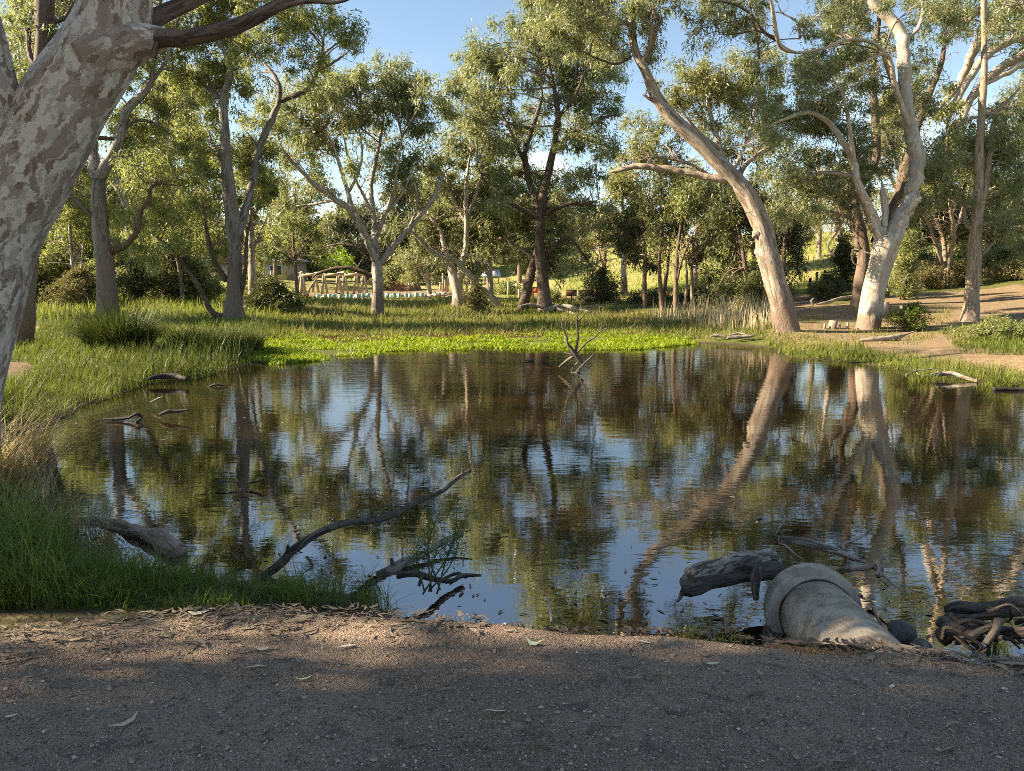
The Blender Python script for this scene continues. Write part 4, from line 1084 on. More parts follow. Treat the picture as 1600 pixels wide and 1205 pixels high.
cC = [back(x, y, z, _rg.uniform(17, 24)) for x, y, z in [(-16.3, 29.5, 1.2), (-16.3, 29.8, 2.6), (-16.3, 30.2, 4.0), (-16.2, 29.8, 5.4), (-12, 31.8, 1.2), (-12, 32.2, 2.8), (-12.1, 32, 4.4), (-16.3, 30.6, 3.2)]]
shade_tree('gum standing far left behind the leaning mottled trunk, beyond the edge of the view', (-36, 30), 9, cC, _rg)

# distant trees beyond the playground and along the hill, three shapes copied
def distant_proto(name, label, h, rng, leaf, n=26, group='distant trees behind the playground and the hill'):
    root = empty(name, (0, 0, 0), label, 'tree', group)
    P = crom([(0, 0, -0.5), (0.2, 0.1, h * 0.3), (0, 0, h * 0.8)], 8)
    MB().tube(P, np.linspace(0.35, 0.06, 8), 6).build('trunk', M['grey'], root)
    c = []
    for i in range(n):
        z = h * rng.uniform(0.10, 0.95); r = h * 0.33 * math.sin(math.pi * min(1, max(0.1, (z / h - 0.12) / 0.95))) ** 0.6
        a = rng.uniform(0, 6.28); q = r * rng.uniform(0.3, 1)
        c.append(np.array((math.cos(a) * q, math.sin(a) * q, z)) + rng.normal(size=(7, 3)) * 0.75)
    c = np.vstack(c)
    V, Q, tint = leaf_cloud(c, np.full(len(c), 0.8), np.full(len(c), 42), 0.75, 0.30, rng)
    o = mesh_np('crown', V, [Q], M[leaf], root, False, {'tint': tint}); o['kind'] = 'stuff'
    return root
def copy_tree(o):
    c = o.copy(); COL.objects.link(c)
    for ch in list(o.children):
        d = ch.copy(); COL.objects.link(d); d.parent = c
    return c
_rg = np.random.default_rng(8)
protos = [distant_proto('distant_tree', 'far grey-green tree standing behind the playground and the hill', h, _rg, lf) for h, lf in ((13, 'leaf_dist'), (10, 'leaf_grey'), (15, 'leaf_dist'))]
used = [False] * 3
SPOTS = [(-60, 92), (10, 100), (70, 88), (130, 105), (190, 92), (240, 112), (300, 96), (345, 108), (400, 118), (470, 105), (520, 118), (560, 100), (610, 112), (650, 98), (700, 116), (745, 104), (790, 120), (850, 128), (905, 118), (945, 135),
         (880, 140), (1000, 150), (1060, 145), (1130, 150), (1180, 140), (1210, 150), (1405, 135), (1440, 120), (1480, 110), (1540, 118), (1600, 100), (1660, 105), (640, 130), (560, 135), (480, 140), (330, 130), (200, 125), (100, 120), (20, 125), (-120, 110), (-240, 92), (-340, 105), (-460, 98), (-590, 112), (1760, 96), (1880, 104)]
for i, (px, Y) in enumerate(SPOTS):
    j = (i * 7 + i // 3) % 3
    o = protos[j] if not used[j] else copy_tree(protos[j])
    used[j] = True
    X = at(px, 440, Y)[0]
    s = _rg.uniform(0.7, 1.0) * (0.75 if px > 850 else 1.0)
    o.location = (X, Y, height1(X, Y)); o.rotation_euler = (0, 0, _rg.uniform(0, 6.28)); o.scale = (s, s, s * _rg.uniform(0.85, 1.1))

# ------------------------------------------------------------------ shrubs
def shrub(label, px, py, rx, ry, Y, leaf, name='shrub', seed=1, sparse=1.0, lsize=1.0, group=None):
    """Rounded bush whose middle is seen at (px, py); rooted on the ground below."""
    rng = np.random.default_rng(seed)
    k = Y / FPX
    c = at(px, py, Y); g = height1(c[0], c[1])
    root = empty(name, (c[0], c[1], g), label, 'shrub', group)
    n = max(12, int(rx * ry * 4.2 / (6.5 ** 2)))
    d = rng.normal(size=(n, 3)); d /= np.linalg.norm(d, axis=1)[:, None]; d[:, 2] = np.abs(d[:, 2]) * 1.0 - 0.35
    top = c[2] + ry * k
    u = rng.random(n) ** 0.85
    wdt = np.clip(1.08 - u ** 2.2, 0.12, 1) * (0.75 + 0.4 * np.sin(u * 3.14))
    cc = np.zeros((n, 3)); ang = rng.uniform(0, 6.283, n); rr_ = np.sqrt(rng.random(n))
    cc[:, 0] = c[0] + np.cos(ang) * rr_ * wdt * rx * k; cc[:, 1] = c[1] + np.sin(ang) * rr_ * wdt * rx * k * 0.8
    cc[:, 2] = g + 0.08 + (top - g) * u * rng.uniform(0.8, 1.08, n)
    lob = 1 + 0.22 * np.sin(ang * 3 + seed) ; cc[:, :2] = c[:2] + (cc[:, :2] - c[:2]) * lob[:, None]
    b = MB()
    for q in range(n):
        b.tube(crom([(c[0] + rng.normal() * 0.1, c[1], g - 0.1), (c * 0.6 + cc[q] * 0.4) * np.array((1, 1, 0)) + np.array((0, 0, (g + cc[q][2]) / 2)), cc[q]], 5), np.linspace(0.03, 0.008, 5) * max(1, Y / 40), 4, cap=False)
    b.build('stems', M['brown'], root)['kind'] = 'stuff'
    V, Q, tint = leaf_cloud(cc, np.full(n, 6.5 * k * 1.25) * rng.uniform(.7, 1.3, n), np.full(n, int(75 * sparse / lsize ** 2)), 4.2 * k * lsize, 1.7 * k * lsize, rng, 0.1, 0.9)
    V[:, 2] = np.maximum(V[:, 2], g + 0.01)
    mesh_np('foliage', V, [Q], M[leaf], root, False, {'tint': tint})['kind'] = 'stuff'
SH = [
    ('dark round bush behind the tall twin-stemmed gum', 268, 428, 54, 44, 44, 'leaf_dark'),
    ('dark upright bush just right of the twin-stemmed gum trunk', 214, 436, 26, 36, 42, 'leaf_dark'),
    ('dusky olive bush beside the mottled trunk on the far left bank', 92, 425, 42, 44, 42, 'leaf_yellow'),
    ('low brown-tinged bush left of the twin-stemmed gum', 128, 460, 46, 32, 38, 'brush'),
    ('dark tangled bush at the right foot of the thick-trunked gum', 425, 472, 50, 28, 38, 'leaf_dark'),
    ('small twiggy bush between the twin-stemmed gum and the thick-trunked gum', 312, 450, 36, 34, 44, 'leaf_yellow'),
    ('leafy bush low at the far left beyond the sunny dirt patch', 35, 452, 46, 44, 40, 'leaf_dark'),
    ('grey bush beside the pergola in front of the house', 395, 438, 26, 18, 70, 'leaf_grey'),
    ('low scrub along the foot of the thicket, left part', 1020, 474, 44, 12, 46, 'leaf_dark'),
    ('low scrub along the foot of the thicket, right part', 1095, 470, 40, 14, 46, 'leaf_dark'),
    ('dense low bush in front of the thicket beside the leaning trunk', 1178, 464, 30, 24, 36, 'leaf_dark'),
    ('dark bush to the left of the rough red-brown trunk', 1320, 408, 24, 34, 46, 'leaf_dark'),
    ('low dark bush beside the dark bollards', 1295, 448, 24, 15, 42, 'leaf_dark'),
    ('small bush below the bollards at the path bend', 1282, 458, 18, 9, 40, 'leaf_dark'),
    ('drooping pale-leaved bush right behind the big white gum trunk', 1415, 405, 22, 34, 36, 'leaf_yellow'),
    ('dark shaded bush between the white gum and the small red tree', 1442, 418, 36, 20, 47, 'leaf_dark'),
    ('dry grey brushwood heaped under the small red tree', 1452, 436, 36, 18, 40, 'brush'),
    ('sunny olive bush on the slope between red tree and slim gum', 1505, 405, 26, 24, 47, 'leaf_yellow'),
    ('dry brush bush right of the red tree at the dirt slope', 1508, 430, 22, 16, 40, 'brush'),
    ('olive bush on the slope right of the slim gum', 1562, 405, 36, 24, 46, 'leaf_yellow'),
    ('dry brush on the slope at the right edge', 1585, 435, 36, 18, 40, 'brush'),
    ('dark bush on the skyline at the right edge', 1580, 385, 36, 16, 56, 'leaf_dark'),
    ('leafy green weed bush on the right bank below the slim gum', 1560, 528, 62, 20, 22, 'leaf_yellow'),
    ('fresh green weeds growing at the right foot of the white gum', 1425, 492, 36, 12, 26, 'grass'),
    ('round bush on the sunny hill left of the pole trunk', 1232, 372, 18, 12, 82, 'leaf_dark'),
    ('small round bush on the hilltop beside the pole trunk', 1262, 366, 12, 8, 90, 'leaf_dark'),
    ('spiky bush against the left of the brown signboard', 862, 466, 10, 9, 55, 'leaf_grey'),
    ('leggy bush in front of the slatted panels', 940, 440, 40, 16, 52, 'leaf_dark'),
    ('reddish bush between the fallen limb and the leaning pale trunk', 742, 470, 16, 22, 46, 'brush'),
    ('dark scrub beyond the grove at the far left edge', 20, 440, 60, 26, 72, 'leaf_yellow'),
    ('olive scrub beyond the grove behind the twin-stemmed gum', 150, 442, 60, 24, 74, 'leaf_yellow'),
    ('green scrub beyond the grove left of the thick-trunked gum', 270, 444, 60, 22, 76, 'leaf_yellow'),
    ('grey-green scrub behind the mound of bark', 610, 440, 30, 16, 84, 'leaf_grey'),
    ('olive scrub between the posts and the dark twin trunks', 790, 455, 26, 10, 72, 'leaf_yellow'),
]
for i, a in enumerate(SH): shrub(*a, seed=200 + i)

# ------------------------------------------------------------------ grasses
def blades(p, h, lean, az, w, tint, segs=2, curl=1.0):
    n = len(p)
    side = np.stack([-np.sin(az), np.cos(az), np.zeros(n)], 1)
    # turn the blade's flat side partly at random
    dirv = np.stack([np.cos(az), np.sin(az), np.zeros(n)], 1)
    lv = []
    for i in range(segs + 1):
        t = i / segs
        c = p + dirv * (lean * h * t ** (1 + curl))[:, None]
        c[:, 2] = p[:, 2] + h * t * (1 - 0.35 * lean * t)
        lv.append((c, w * (1 - t) ** 0.7 if i else w * 0.8))
    V, per = [], 2 * segs + 1
    out = np.zeros((n, per, 3))
    for i, (c, ww) in enumerate(lv[:-1]):
        out[:, 2 * i] = c - side * (ww / 2)[:, None]
        out[:, 2 * i + 1] = c + side * (ww / 2)[:, None]
    out[:, -1] = lv[-1][0]
    b = np.arange(n)[:, None] * per
    Q = [np.hstack([b + 2 * i, b + 2 * i + 1, b + 2 * i + 3, b + 2 * i + 2]) for i in range(segs - 1)]
    Tt = np.hstack([b + 2 * segs - 2, b + 2 * segs - 1, b + 2 * segs])
    return out.reshape(-1, 3), np.vstack(Q) if Q else np.zeros((0, 4), int), Tt, np.repeat(tint, per)

def grass(name, label, N, poly, Y0, Y1, h0, h1, mat, seed, lean=(0.1, 0.8), wk=1.0, segs=2, zmin=0.005, zfix=None, clump=0.5, skip=None, sharp=False):
    rng = np.random.default_rng(seed)
    poly = np.array(poly, float)
    x0, x1 = poly[:, 0].min(), poly[:, 0].max()
    pts = []
    tot = 0
    for _ in range(30):
        m = N * 2
        px = rng.uniform(x0, x1, m); Y = np.exp(rng.uniform(math.log(Y0), math.log(Y1), m))
        X = (px - CX) / FPX * Y * CP * 1.0
        X = (px - CX) / FPX * (Y * CP + 0.2)
        if zfix is None:
            Z = height(X, Y)
            ok = Z > zmin
        else:
            Z = np.maximum(height(X, Y), zfix); ok = Z < 0.25
        P = np.stack([X, Y, Z], 1)
        qx, qy = project(P)
        ok &= in_poly(qx, qy, poly)
        cl = wob(X, Y, 2.6, seed) * 0.5 + wob(X, Y, 0.7, seed + 3) * 0.5
        if sharp: ok &= rng.random(m) < sstep(-0.32, 0.12, cl)
        else: ok &= rng.random(m) < np.clip(1 - clump + clump * (0.5 + cl), 0.03, 1)
        if skip is not None: ok &= ~skip(X, Y)
        pts.append(np.hstack([P[ok], cl[ok][:, None]])); tot += ok.sum()
        if tot >= N: break
    A = np.vstack(pts)[:N]; P, cl = A[:, :3], A[:, 3]
    n = len(P)
    P = P.copy(); P[:, 2] -= 0.015
    h = (h0 + (h1 - h0) * rng.random(n) ** 1.6) * np.clip(1 + 0.8 * cl, 0.3, 2)
    w = np.maximum(0.006, 0.0011 * P[:, 1]) * wk * rng.uniform(0.7, 1.3, n)
    V, Q, Tt, tint = blades(P, h, rng.uniform(*lean, n), rng.uniform(0, 6.283, n), w, np.clip(0.42 + 0.42 * cl + 0.6 * (rng.random(n) - 0.5) + 0.25 * (rng.random(n) > 0.93), 0, 1), segs)
    return tag(mesh_np(name, V, [Q, Tt], M[mat], None, False, {'tint': tint}), label, 'grass', None, 'stuff')

def on_dirt(poly):
    def f(X, Y):
        qx, qy = project(np.stack([X, Y, height(X, Y)], 1)); return in_poly(qx, qy, poly)
    return f
LB = [(-90, 520), (60, 508), (300, 488), (420, 494), (450, 515), (400, 540), (392, 578), (330, 596), (240, 608), (150, 636), (60, 665), (-90, 690)]
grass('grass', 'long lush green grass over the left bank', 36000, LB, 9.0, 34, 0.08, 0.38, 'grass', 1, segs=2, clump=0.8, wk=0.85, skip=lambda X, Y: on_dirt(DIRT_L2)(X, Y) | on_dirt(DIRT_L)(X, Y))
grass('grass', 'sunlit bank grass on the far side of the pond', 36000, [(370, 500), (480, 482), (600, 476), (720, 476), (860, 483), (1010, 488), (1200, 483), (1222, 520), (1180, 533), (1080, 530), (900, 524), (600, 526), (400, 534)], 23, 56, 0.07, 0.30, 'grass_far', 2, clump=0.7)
grass('grass', 'grass under the trees behind the left bank', 12000, [(-90, 462), (420, 458), (440, 496), (300, 492), (60, 508), (-90, 515)], 28, 80, 0.2, 0.6, 'grass_far', 3)
grass('water_plants', 'bright lime green floating plants along the far water edge', 34000, [(380, 562), (396, 536), (480, 522), (600, 527), (700, 530), (760, 524), (880, 521), (1000, 522), (1085, 530), (1092, 537), (1000, 546), (900, 547), (780, 546), (600, 549), (560, 558), (430, 570)], 16, 30, 0.03, 0.17, 'mat', 4, lean=(0.2, 1.2), wk=1.7, zfix=0.012, sharp=True)
grass('water_plants', 'reddish brown water weeds between the bank grass and the lime green plants', 5000, [(470, 521), (600, 516), (720, 514), (850, 518), (860, 526), (700, 533), (520, 536)], 22, 34, 0.04, 0.2, 'rustweed', 44, lean=(0.3, 1.2), wk=1.4, clump=0.95)
grass('grass', 'tufts of grass along the right water edge', 5200, [(1200, 527), (1240, 520), (1330, 542), (1440, 562), (1600, 582), (1700, 592), (1700, 640), (1500, 598), (1400, 582), (1300, 568), (1225, 562), (1195, 548)], 10, 30, 0.08, 0.34, 'grass_far', 5, clump=0.75)
grass('grass', 'green grass around the weed bush on the right bank', 5000, [(1470, 520), (1540, 500), (1700, 510), (1700, 560), (1500, 553)], 17, 30, 0.08, 0.3, 'grass', 6)
grass('grass', 'thin grass between trunks on the right bank', 1800, [(1200, 515), (1290, 480), (1480, 475), (1490, 508), (1440, 540), (1230, 535)], 21, 36, 0.05, 0.2, 'grass_far', 7, clump=0.95)
grass('hill_grass', 'dry yellow-green grass over the sunny hill', 26000, [(880, 470), (900, 400), (1000, 370), (1240, 352), (1660, 335), (1660, 446), (1480, 452), (1260, 462), (1000, 476)], 44, 120, 0.15, 0.5, 'hillgrass', 8, clump=0.4)
grass('grass', 'rough grass around the playground', 9000, [(360, 485), (370, 465), (560, 468), (720, 464), (860, 468), (1000, 474), (1000, 490), (600, 480)], 48, 78, 0.15, 0.45, 'hillgrass', 9)
grass('dry_grass', 'dry brown grass stalks among the green of the far bank', 5000, [(430, 520), (480, 482), (600, 478), (860, 485), (1010, 490), (1200, 485), (1215, 528), (1100, 532), (900, 520), (600, 528)], 22, 50, 0.2, 0.55, 'brush', 16, clump=0.9)
grass('grass', 'tall reedy grass standing at the left water edge', 1500, [(230, 610), (330, 596), (392, 578), (400, 540), (440, 520), (400, 510), (340, 545), (240, 580), (160, 620)], 13, 30, 0.3, 0.95, 'grass_dark', 17, lean=(0.05, 0.5), clump=0.6)
grass('reeds', 'tall pale reeds in front of the thicket', 1100, [(990, 500), (1010, 488), (1215, 484), (1215, 520), (1120, 515)], 27, 36, 0.5, 1.1, 'straw', 10, lean=(0.05, 0.4), clump=0.9)
NLG = [(-140, 750), (0, 790), (60, 822), (120, 848), (200, 868), (290, 888), (430, 914), (490, 938), (480, 950), (430, 950), (300, 960), (100, 952), (-140, 960)]
grass('grass', 'thick long dark green grass on the near left bank', 13000, NLG, 3.5, 8.6, 0.08, 0.30, 'grass_near', 11, lean=(0.2, 1.3), segs=4, clump=0.45, wk=1.2)
grass('grass', 'tallest arching grass at the left edge above the path', 1500, [(-140, 740), (0, 780), (50, 820), (110, 870), (110, 940), (-140, 945)], 3.6, 8.0, 0.35, 0.75, 'grass_near', 12, lean=(0.3, 1.2), segs=5, wk=1.6)
grass('grass', 'meadow grass running on beyond the left edge around the leaning trunk', 9000, [(-1100, 480), (-60, 500), (-80, 690), (-140, 760), (-140, 955), (-1100, 955)], 3.4, 30, 0.06, 0.32, 'grass', 18, clump=0.6)
grass('grass', 'short sprouting grass along the water side of the path', 380, [(440, 905), (560, 935), (720, 945), (740, 968), (640, 962), (450, 950)], 3.3, 5.2, 0.08, 0.30, 'grass', 13, lean=(0.3, 1.4), segs=4)
grass('grass', 'few weeds at the path edge near the pipe', 160, [(1060, 975), (1160, 975), (1170, 1005), (1050, 1000)], 3.0, 4.2, 0.02, 0.08, 'grass', 14, segs=3)

def tussock(label, px, py, Y, n, h, mat, seed, name='grass_tussock', spread=0.25, lean=(0.2, 1.1), az=None, wk=1.0, group=None):
    rng = np.random.default_rng(seed)
    c = at(px, py, Y); g = max(0.0, height1(c[0], c[1])); 
    P = np.zeros((n, 3)); a = rng.uniform(0, 6.283, n); r = spread * rng.random(n) ** 0.6
    P[:, 0] = c[0] + np.cos(a) * r; P[:, 1] = c[1] + np.sin(a) * r; P[:, 2] = g - 0.03
    azz = a + rng.normal(size=n) * 0.5 if az is None else az + rng.normal(size=n) * 0.45
    V, Q, Tt, tint = blades(P, h * rng.uniform(0.45, 1.1, n), rng.uniform(*lean, n), azz, np.full(n, max(0.005, 0.001 * Y) * wk), np.clip(rng.normal(0.45, 0.25, n), 0, 1), 5)
    return tag(mesh_np(name, V, [Q, Tt], M[mat], None, False, {'tint': tint}, loc=(c[0], c[1], g)), label, 'grass', group)
tussock('big arching rush tussock on the left bank below the twin-stemmed gum', 190, 555, 19.5, 2600, 1.55, 'grass_dark', 1, spread=0.75, lean=(0.2, 1.5))
tussock('brown-tinged rush tussock nearer the water, right of the big tussock', 318, 552, 20, 1500, 1.0, 'grass_dark', 2, spread=0.8, lean=(0.3, 1.3))
tussock('dark rush tussock at the right end of the left bank', 372, 545, 21, 1100, 0.9, 'grass_dark', 5, spread=0.7, lean=(0.2, 1.1))
tussock('dry straw stalks leaning over the water at the left edge', 5, 800, 6.9, 480, 1.35, 'straw', 3, 'dry_grass', 0.42, (0.4, 1.1), az=0.1, wk=2.2)
tussock('wispy dry straw drooping over the water beside the stump log', 120, 820, 6.0, 170, 0.66, 'straw', 4, 'dry_grass', 0.3, (0.3, 1.5), az=0.15, wk=1.5)
tussock('dark green grass tuft over the roots at the lower right corner', 1592, 985, 3.6, 260, 0.30, 'grass_dark', 6, spread=0.14, lean=(0.5, 1.7))
tussock('leafy sprout standing over the roots at the right edge', 1555, 950, 3.9, 14, 0.24, 'grass', 7, spread=0.03, lean=(0.05, 0.4), wk=2.5)
for i, (px, py, Y, h) in enumerate([(1440, 600, 15.5, .45), (1560, 600, 14.6, .6), (1340, 556, 20, .4)]):
    tussock(['bright grass tuft above the driftwood on the right bank', 'bright tall grass tuft at the right edge of the bank', 'grass tuft at the water below the big white gum'][i], px, py - 8, Y, 160, h, 'grass_far', 20 + i, spread=0.25)

# ------------------------------------------------------------------ dead wood
def stick(name, label, cat, arms, mat, rough=0.14, k=9, group=None, seed=1, parts=None):
    """arms: lists of (px, py, Y, width px). The first is the main stem; the rest are its side branches."""
    rng = np.random.default_rng(seed)
    W = []
    for arm in arms:
        W.append((np.array([at(a, b, d) for a, b, d, _ in arm]), np.array([w / 2 / FPX * depth_of(b, d) for _, b, d, w in arm])))
    base = W[0][0][0]
    root = None
    for i, (P, R) in enumerate(W):
        n = max(10, len(P) * 6)
        f = crom(np.hstack([P, R[:, None]]), n)
        f[:, 3] = np.maximum(f[:, 3], 0.0015)
        if i == 0 and len(W) > 1: root = empty(name, base, label, cat, group)
        b = MB().tube(f[:, :3], f[:, 3], k if i == 0 else 6, z0=20 + i * 5, rough=rough, rng=rng)
        if len(W) == 1:
            tag(b.build(name, M[mat], None, True, base), label, cat, group)
        else:
            b.build('stem' if i == 0 else 'side_branch', M[mat], root)
    return root

stick('fallen_branch', 'long dark bare branch rising out of the grass over the near water', 'branch', [
    [(405, 905, 5.0, 14.4), (440, 880, 5.0, 14.4), (455, 862, 5.05, 13.7), (500, 832, 5.15, 12.2), (540, 817, 5.3, 10.8), (580, 814, 5.5, 10.8), (620, 802, 5.7, 10.1), (655, 783, 5.9, 8.6), (690, 768, 6.1, 7.2), (715, 747, 6.3, 6.5), (736, 734, 6.4, 4.3)],
    [(448, 872, 5.0, 6.5), (449, 862, 5.0, 5.8), (450, 852, 5.0, 4.3)], [(577, 818, 5.5, 4.3), (588, 804, 5.5, 2.9), (593, 800, 5.45, 1.4)], [(722, 742, 6.35, 3.6), (722, 728, 6.35, 1.4)], [(480, 870, 5.05, 4.3), (488, 885, 5.0, 5.0), (478, 893, 4.95, 2.2)], [(620, 806, 5.7, 4.3), (627, 812, 5.7, 2.2)]], 'deaddark', seed=3)
stick('fallen_branch', 'shorter brown branch lying in the near water among twigs', 'branch', [
    [(588, 898, 4.55, 10), (612, 890, 4.6, 16), (625, 882, 4.7, 15), (648, 872, 4.8, 12), (668, 862, 4.9, 11), (690, 848, 5.1, 10), (722, 834, 5.3, 9)],
    [(612, 892, 4.6, 9), (613, 880, 4.6, 8), (611, 872, 4.6, 5)], [(668, 864, 4.9, 4), (684, 852, 5.0, 5)], [(630, 886, 4.7, 2.5), (629, 860, 4.7, 2), (633, 842, 4.7, 2)]], 'deadgrey', seed=4)
stick('driftwood', 'black forked stick lying flat on the near water', 'branch', [
    [(620, 900, 4.45, 9), (650, 897, 4.5, 11), (680, 905, 4.5, 9), (705, 908, 4.45, 8), (722, 900, 4.5, 7), (752, 899, 4.5, 4)],
    [(690, 906, 4.5, 6), (715, 896, 4.55, 5), (728, 903, 4.5, 4)], [(660, 898, 4.5, 6), (655, 915, 4.4, 5)]], 'deaddark', seed=5)
stick('stump_log', 'pinkish brown broken log end on the near left bank', 'log', [
    [(120, 816, 6.3, 14), (150, 819, 6.2, 20), (180, 824, 6.1, 24), (205, 830, 5.95, 25), (230, 837, 5.8, 27), (255, 848, 5.6, 31), (276, 864, 5.4, 28)],
    [(195, 838, 6.0, 18), (185, 850, 5.9, 14), (178, 862, 5.85, 8)]], 'logpink', rough=0.28, k=18, seed=6)

# sunken hollow log beside the pipe
def hollow_log():
    rng = np.random.default_rng(9)
    pts = [(1072, 914, 4.35, 30), (1090, 902, 4.4, 42), (1115, 893, 4.45, 44), (1140, 886, 4.5, 42), (1165, 881, 4.55, 36), (1190, 878, 4.6, 32), (1212, 876, 4.65, 24)]
    P = np.array([at(a, b, d) for a, b, d, _ in pts]); R = np.array([w / 2 / FPX * depth_of(b, d) for _, b, d, w in pts])
    f = crom(np.hstack([P, R[:, None]]), 34)
    root = empty('hollow_log', P[0], 'short hollow weathered log lying in the water left of the concrete pipe', 'log')
    MB().tube(f[:, :3], f[:, 3], 16, z0=20, rough=0.24, rng=rng).build('trunk', M['deadgrey'], root)
    def arm(name, pl, mat, k=9):
        Q = np.array([at(a, b, d) for a, b, d, _ in pl]); r = np.array([w / 2 / FPX * depth_of(b, d) for _, b, d, w in pl])
        g = crom(np.hstack([Q, r[:, None]]), 16)
        MB().tube(g[:, :3], g[:, 3], k, z0=30, rough=0.2, rng=rng).build(name, M[mat], root)
    arm('underside', [(1066, 920, 4.3, 24), (1085, 918, 4.3, 30), (1110, 908, 4.38, 26), (1140, 902, 4.42, 22), (1175, 896, 4.48, 24), (1210, 890, 4.55, 30), (1216, 884, 4.6, 16)], 'deaddark', 12)
    arm('knot', [(1160, 884, 4.35, 12), (1170, 880, 4.42, 22), (1180, 878, 4.5, 20)], 'deaddark', 12)
    arm('broken_end', [(1084, 894, 4.28, 10), (1078, 896, 4.26, 22), (1074, 898, 4.25, 12)], 'logpink', 12)
    arm('limb_stub', [(1186, 892, 4.3, 20), (1182, 902, 4.25, 17), (1180, 920, 4.22, 12), (1181, 938, 4.2, 8)], 'deaddark')
    arm('limb_stub', [(1070, 918, 4.3, 10), (1062, 935, 4.2, 6), (1058, 940, 4.15, 3)], 'deaddark')
    arm('knot', [(1204, 874, 4.62, 10), (1210, 872, 4.6, 17), (1214, 874, 4.6, 10)], 'deadgrey', 12)
hollow_log()

stick('driftwood', 'grey branch floating behind the concrete pipe, with bare twigs', 'branch', [
    [(1218, 841, 5.3, 9), (1240, 845, 5.3, 12), (1265, 849, 5.25, 13), (1285, 855, 5.2, 13), (1310, 863, 5.1, 12), (1332, 872, 5.0, 9), (1352, 878, 4.95, 5)],
    [(1222, 841, 5.3, 4), (1213, 836, 5.3, 3), (1225, 815, 5.3, 3), (1250, 795, 5.3, 2.5), (1270, 787, 5.3, 2), (1310, 776, 5.3, 1.2)],
    [(1218, 843, 5.3, 3), (1238, 862, 5.1, 3), (1258, 877, 5.0, 2)],
    [(1318, 860, 5.1, 7), (1318, 850, 5.15, 6), (1330, 846, 5.15, 5), (1358, 832, 5.2, 3)]], 'deadgrey', seed=8)
stick('driftwood', 'broken timber pieces in the water right of the pipe', 'branch', [
    [(1310, 890, 4.75, 8), (1345, 888, 4.75, 9), (1372, 882, 4.8, 8)], [(1372, 900, 4.6, 10), (1376, 888, 4.65, 10), (1370, 876, 4.7, 6)], [(1362, 884, 4.8, 5), (1386, 905, 4.6, 4), (1400, 918, 4.5, 3)], [(1365, 950, 4.3, 6), (1372, 968, 4.2, 5), (1378, 976, 4.15, 3)]], 'logpink', seed=9)
stick('driftwood', 'small curled grey twig floating left of the pipe branch', 'branch', [[(1180, 812, 5.7, 5), (1192, 810, 5.7, 7), (1197, 818, 5.6, 4)]], 'deadgrey', seed=10)
# root mass, lower right corner
root_arms = [
    [(1470, 995, 3.75, 26), (1490, 985, 3.7, 30), (1520, 978, 3.65, 24), (1560, 985, 3.55, 20), (1620, 990, 3.4, 18)],
    [(1482, 955, 3.95, 18), (1500, 948, 3.9, 22), (1530, 952, 3.85, 20), (1570, 945, 3.85, 20), (1640, 940, 3.8, 20)],
    [(1480, 962, 3.9, 14), (1510, 968, 3.8, 16), (1545, 962, 3.75, 14), (1600, 955, 3.7, 14)],
    [(1498, 1002, 3.55, 12), (1515, 998, 3.5, 14), (1535, 985, 3.5, 14), (1560, 976, 3.5, 12)],
    [(1540, 1006, 3.4, 12), (1552, 990, 3.42, 14), (1562, 970, 3.5, 14)],
    [(1465, 978, 3.8, 10), (1476, 970, 3.8, 18), (1490, 975, 3.75, 16)],
    [(1505, 985, 3.6, 8), (1500, 1000, 3.55, 9), (1490, 1006, 3.5, 6)]]
_rr = np.random.default_rng(12)
for _ in range(16):
    x0, y0, d0_ = _rr.uniform(1470, 1600), _rr.uniform(945, 1000), _rr.uniform(3.5, 3.95)
    root_arms.append([(x0, y0, d0_, _rr.uniform(5, 12)), (x0 + _rr.uniform(5, 30), y0 + _rr.uniform(-16, 16), d0_ - .05, _rr.uniform(5, 11)), (x0 + _rr.uniform(25, 60), y0 + _rr.uniform(-22, 26), d0_ - .1, _rr.uniform(3, 8)), (x0 + _rr.uniform(50, 90), y0 + _rr.uniform(-26, 34), d0_ - .12, 3)])
r = stick('root_mass', 'tangle of exposed tree roots at the water edge, lower right corner', 'roots', root_arms, 'deaddark', rough=0.24, seed=11)
stick('dead_snag', 'bare dead branching snag standing in the middle of the pond', 'branch', [
    [(911, 570, 17.0, 5.5), (905, 562, 17.0, 7.0), (899, 555, 17.0, 7.0), (893, 545, 17.0, 6.2), (887, 538, 17.0, 4.7), (885, 526, 17.0, 3.1), (879, 512, 17.0, 2.3), (877, 497, 17.0, 1.6)],
    [(900, 556, 17.0, 4.7), (900, 548, 17.0, 4.7), (903, 526, 17.0, 3.9), (901, 503, 17.0, 3.1), (903, 488, 17.0, 2.3), (898, 480, 17.0, 1.2)],
    [(903, 503, 17.0, 2.0), (910, 496, 17.0, 1.6), (918, 487, 17.0, 0.9)],
    [(901, 552, 17.0, 3.9), (915, 537, 16.8, 3.1), (930, 526, 16.7, 2.7), (938, 518, 16.6, 2.3), (950, 512, 16.5, 1.2)],
    [(938, 519, 16.6, 2.3), (939, 513, 16.6, 3.1), (940, 511, 16.6, 1.6)],
    [(874, 574, 17.2, 3.9), (884, 565, 17.2, 4.7), (897, 556, 17.0, 4.7)],
    [(901, 580, 16.8, 3.1), (913, 568, 16.6, 3.1), (927, 555, 16.5, 2.7)],
    [(904, 566, 17.0, 3.1), (897, 572, 17.2, 2.3), (893, 580, 17.4, 2.3)],
    [(882, 551, 17.1, 2.0), (893, 554, 17.0, 2.3)], [(903, 560, 17.0, 2.3), (911, 553, 17.0, 2.0)], [(892, 582, 17.0, 2.3), (900, 584, 16.9, 7.0), (906, 580, 16.9, 3.1)]], 'deaddark', rough=0.1, seed=12)
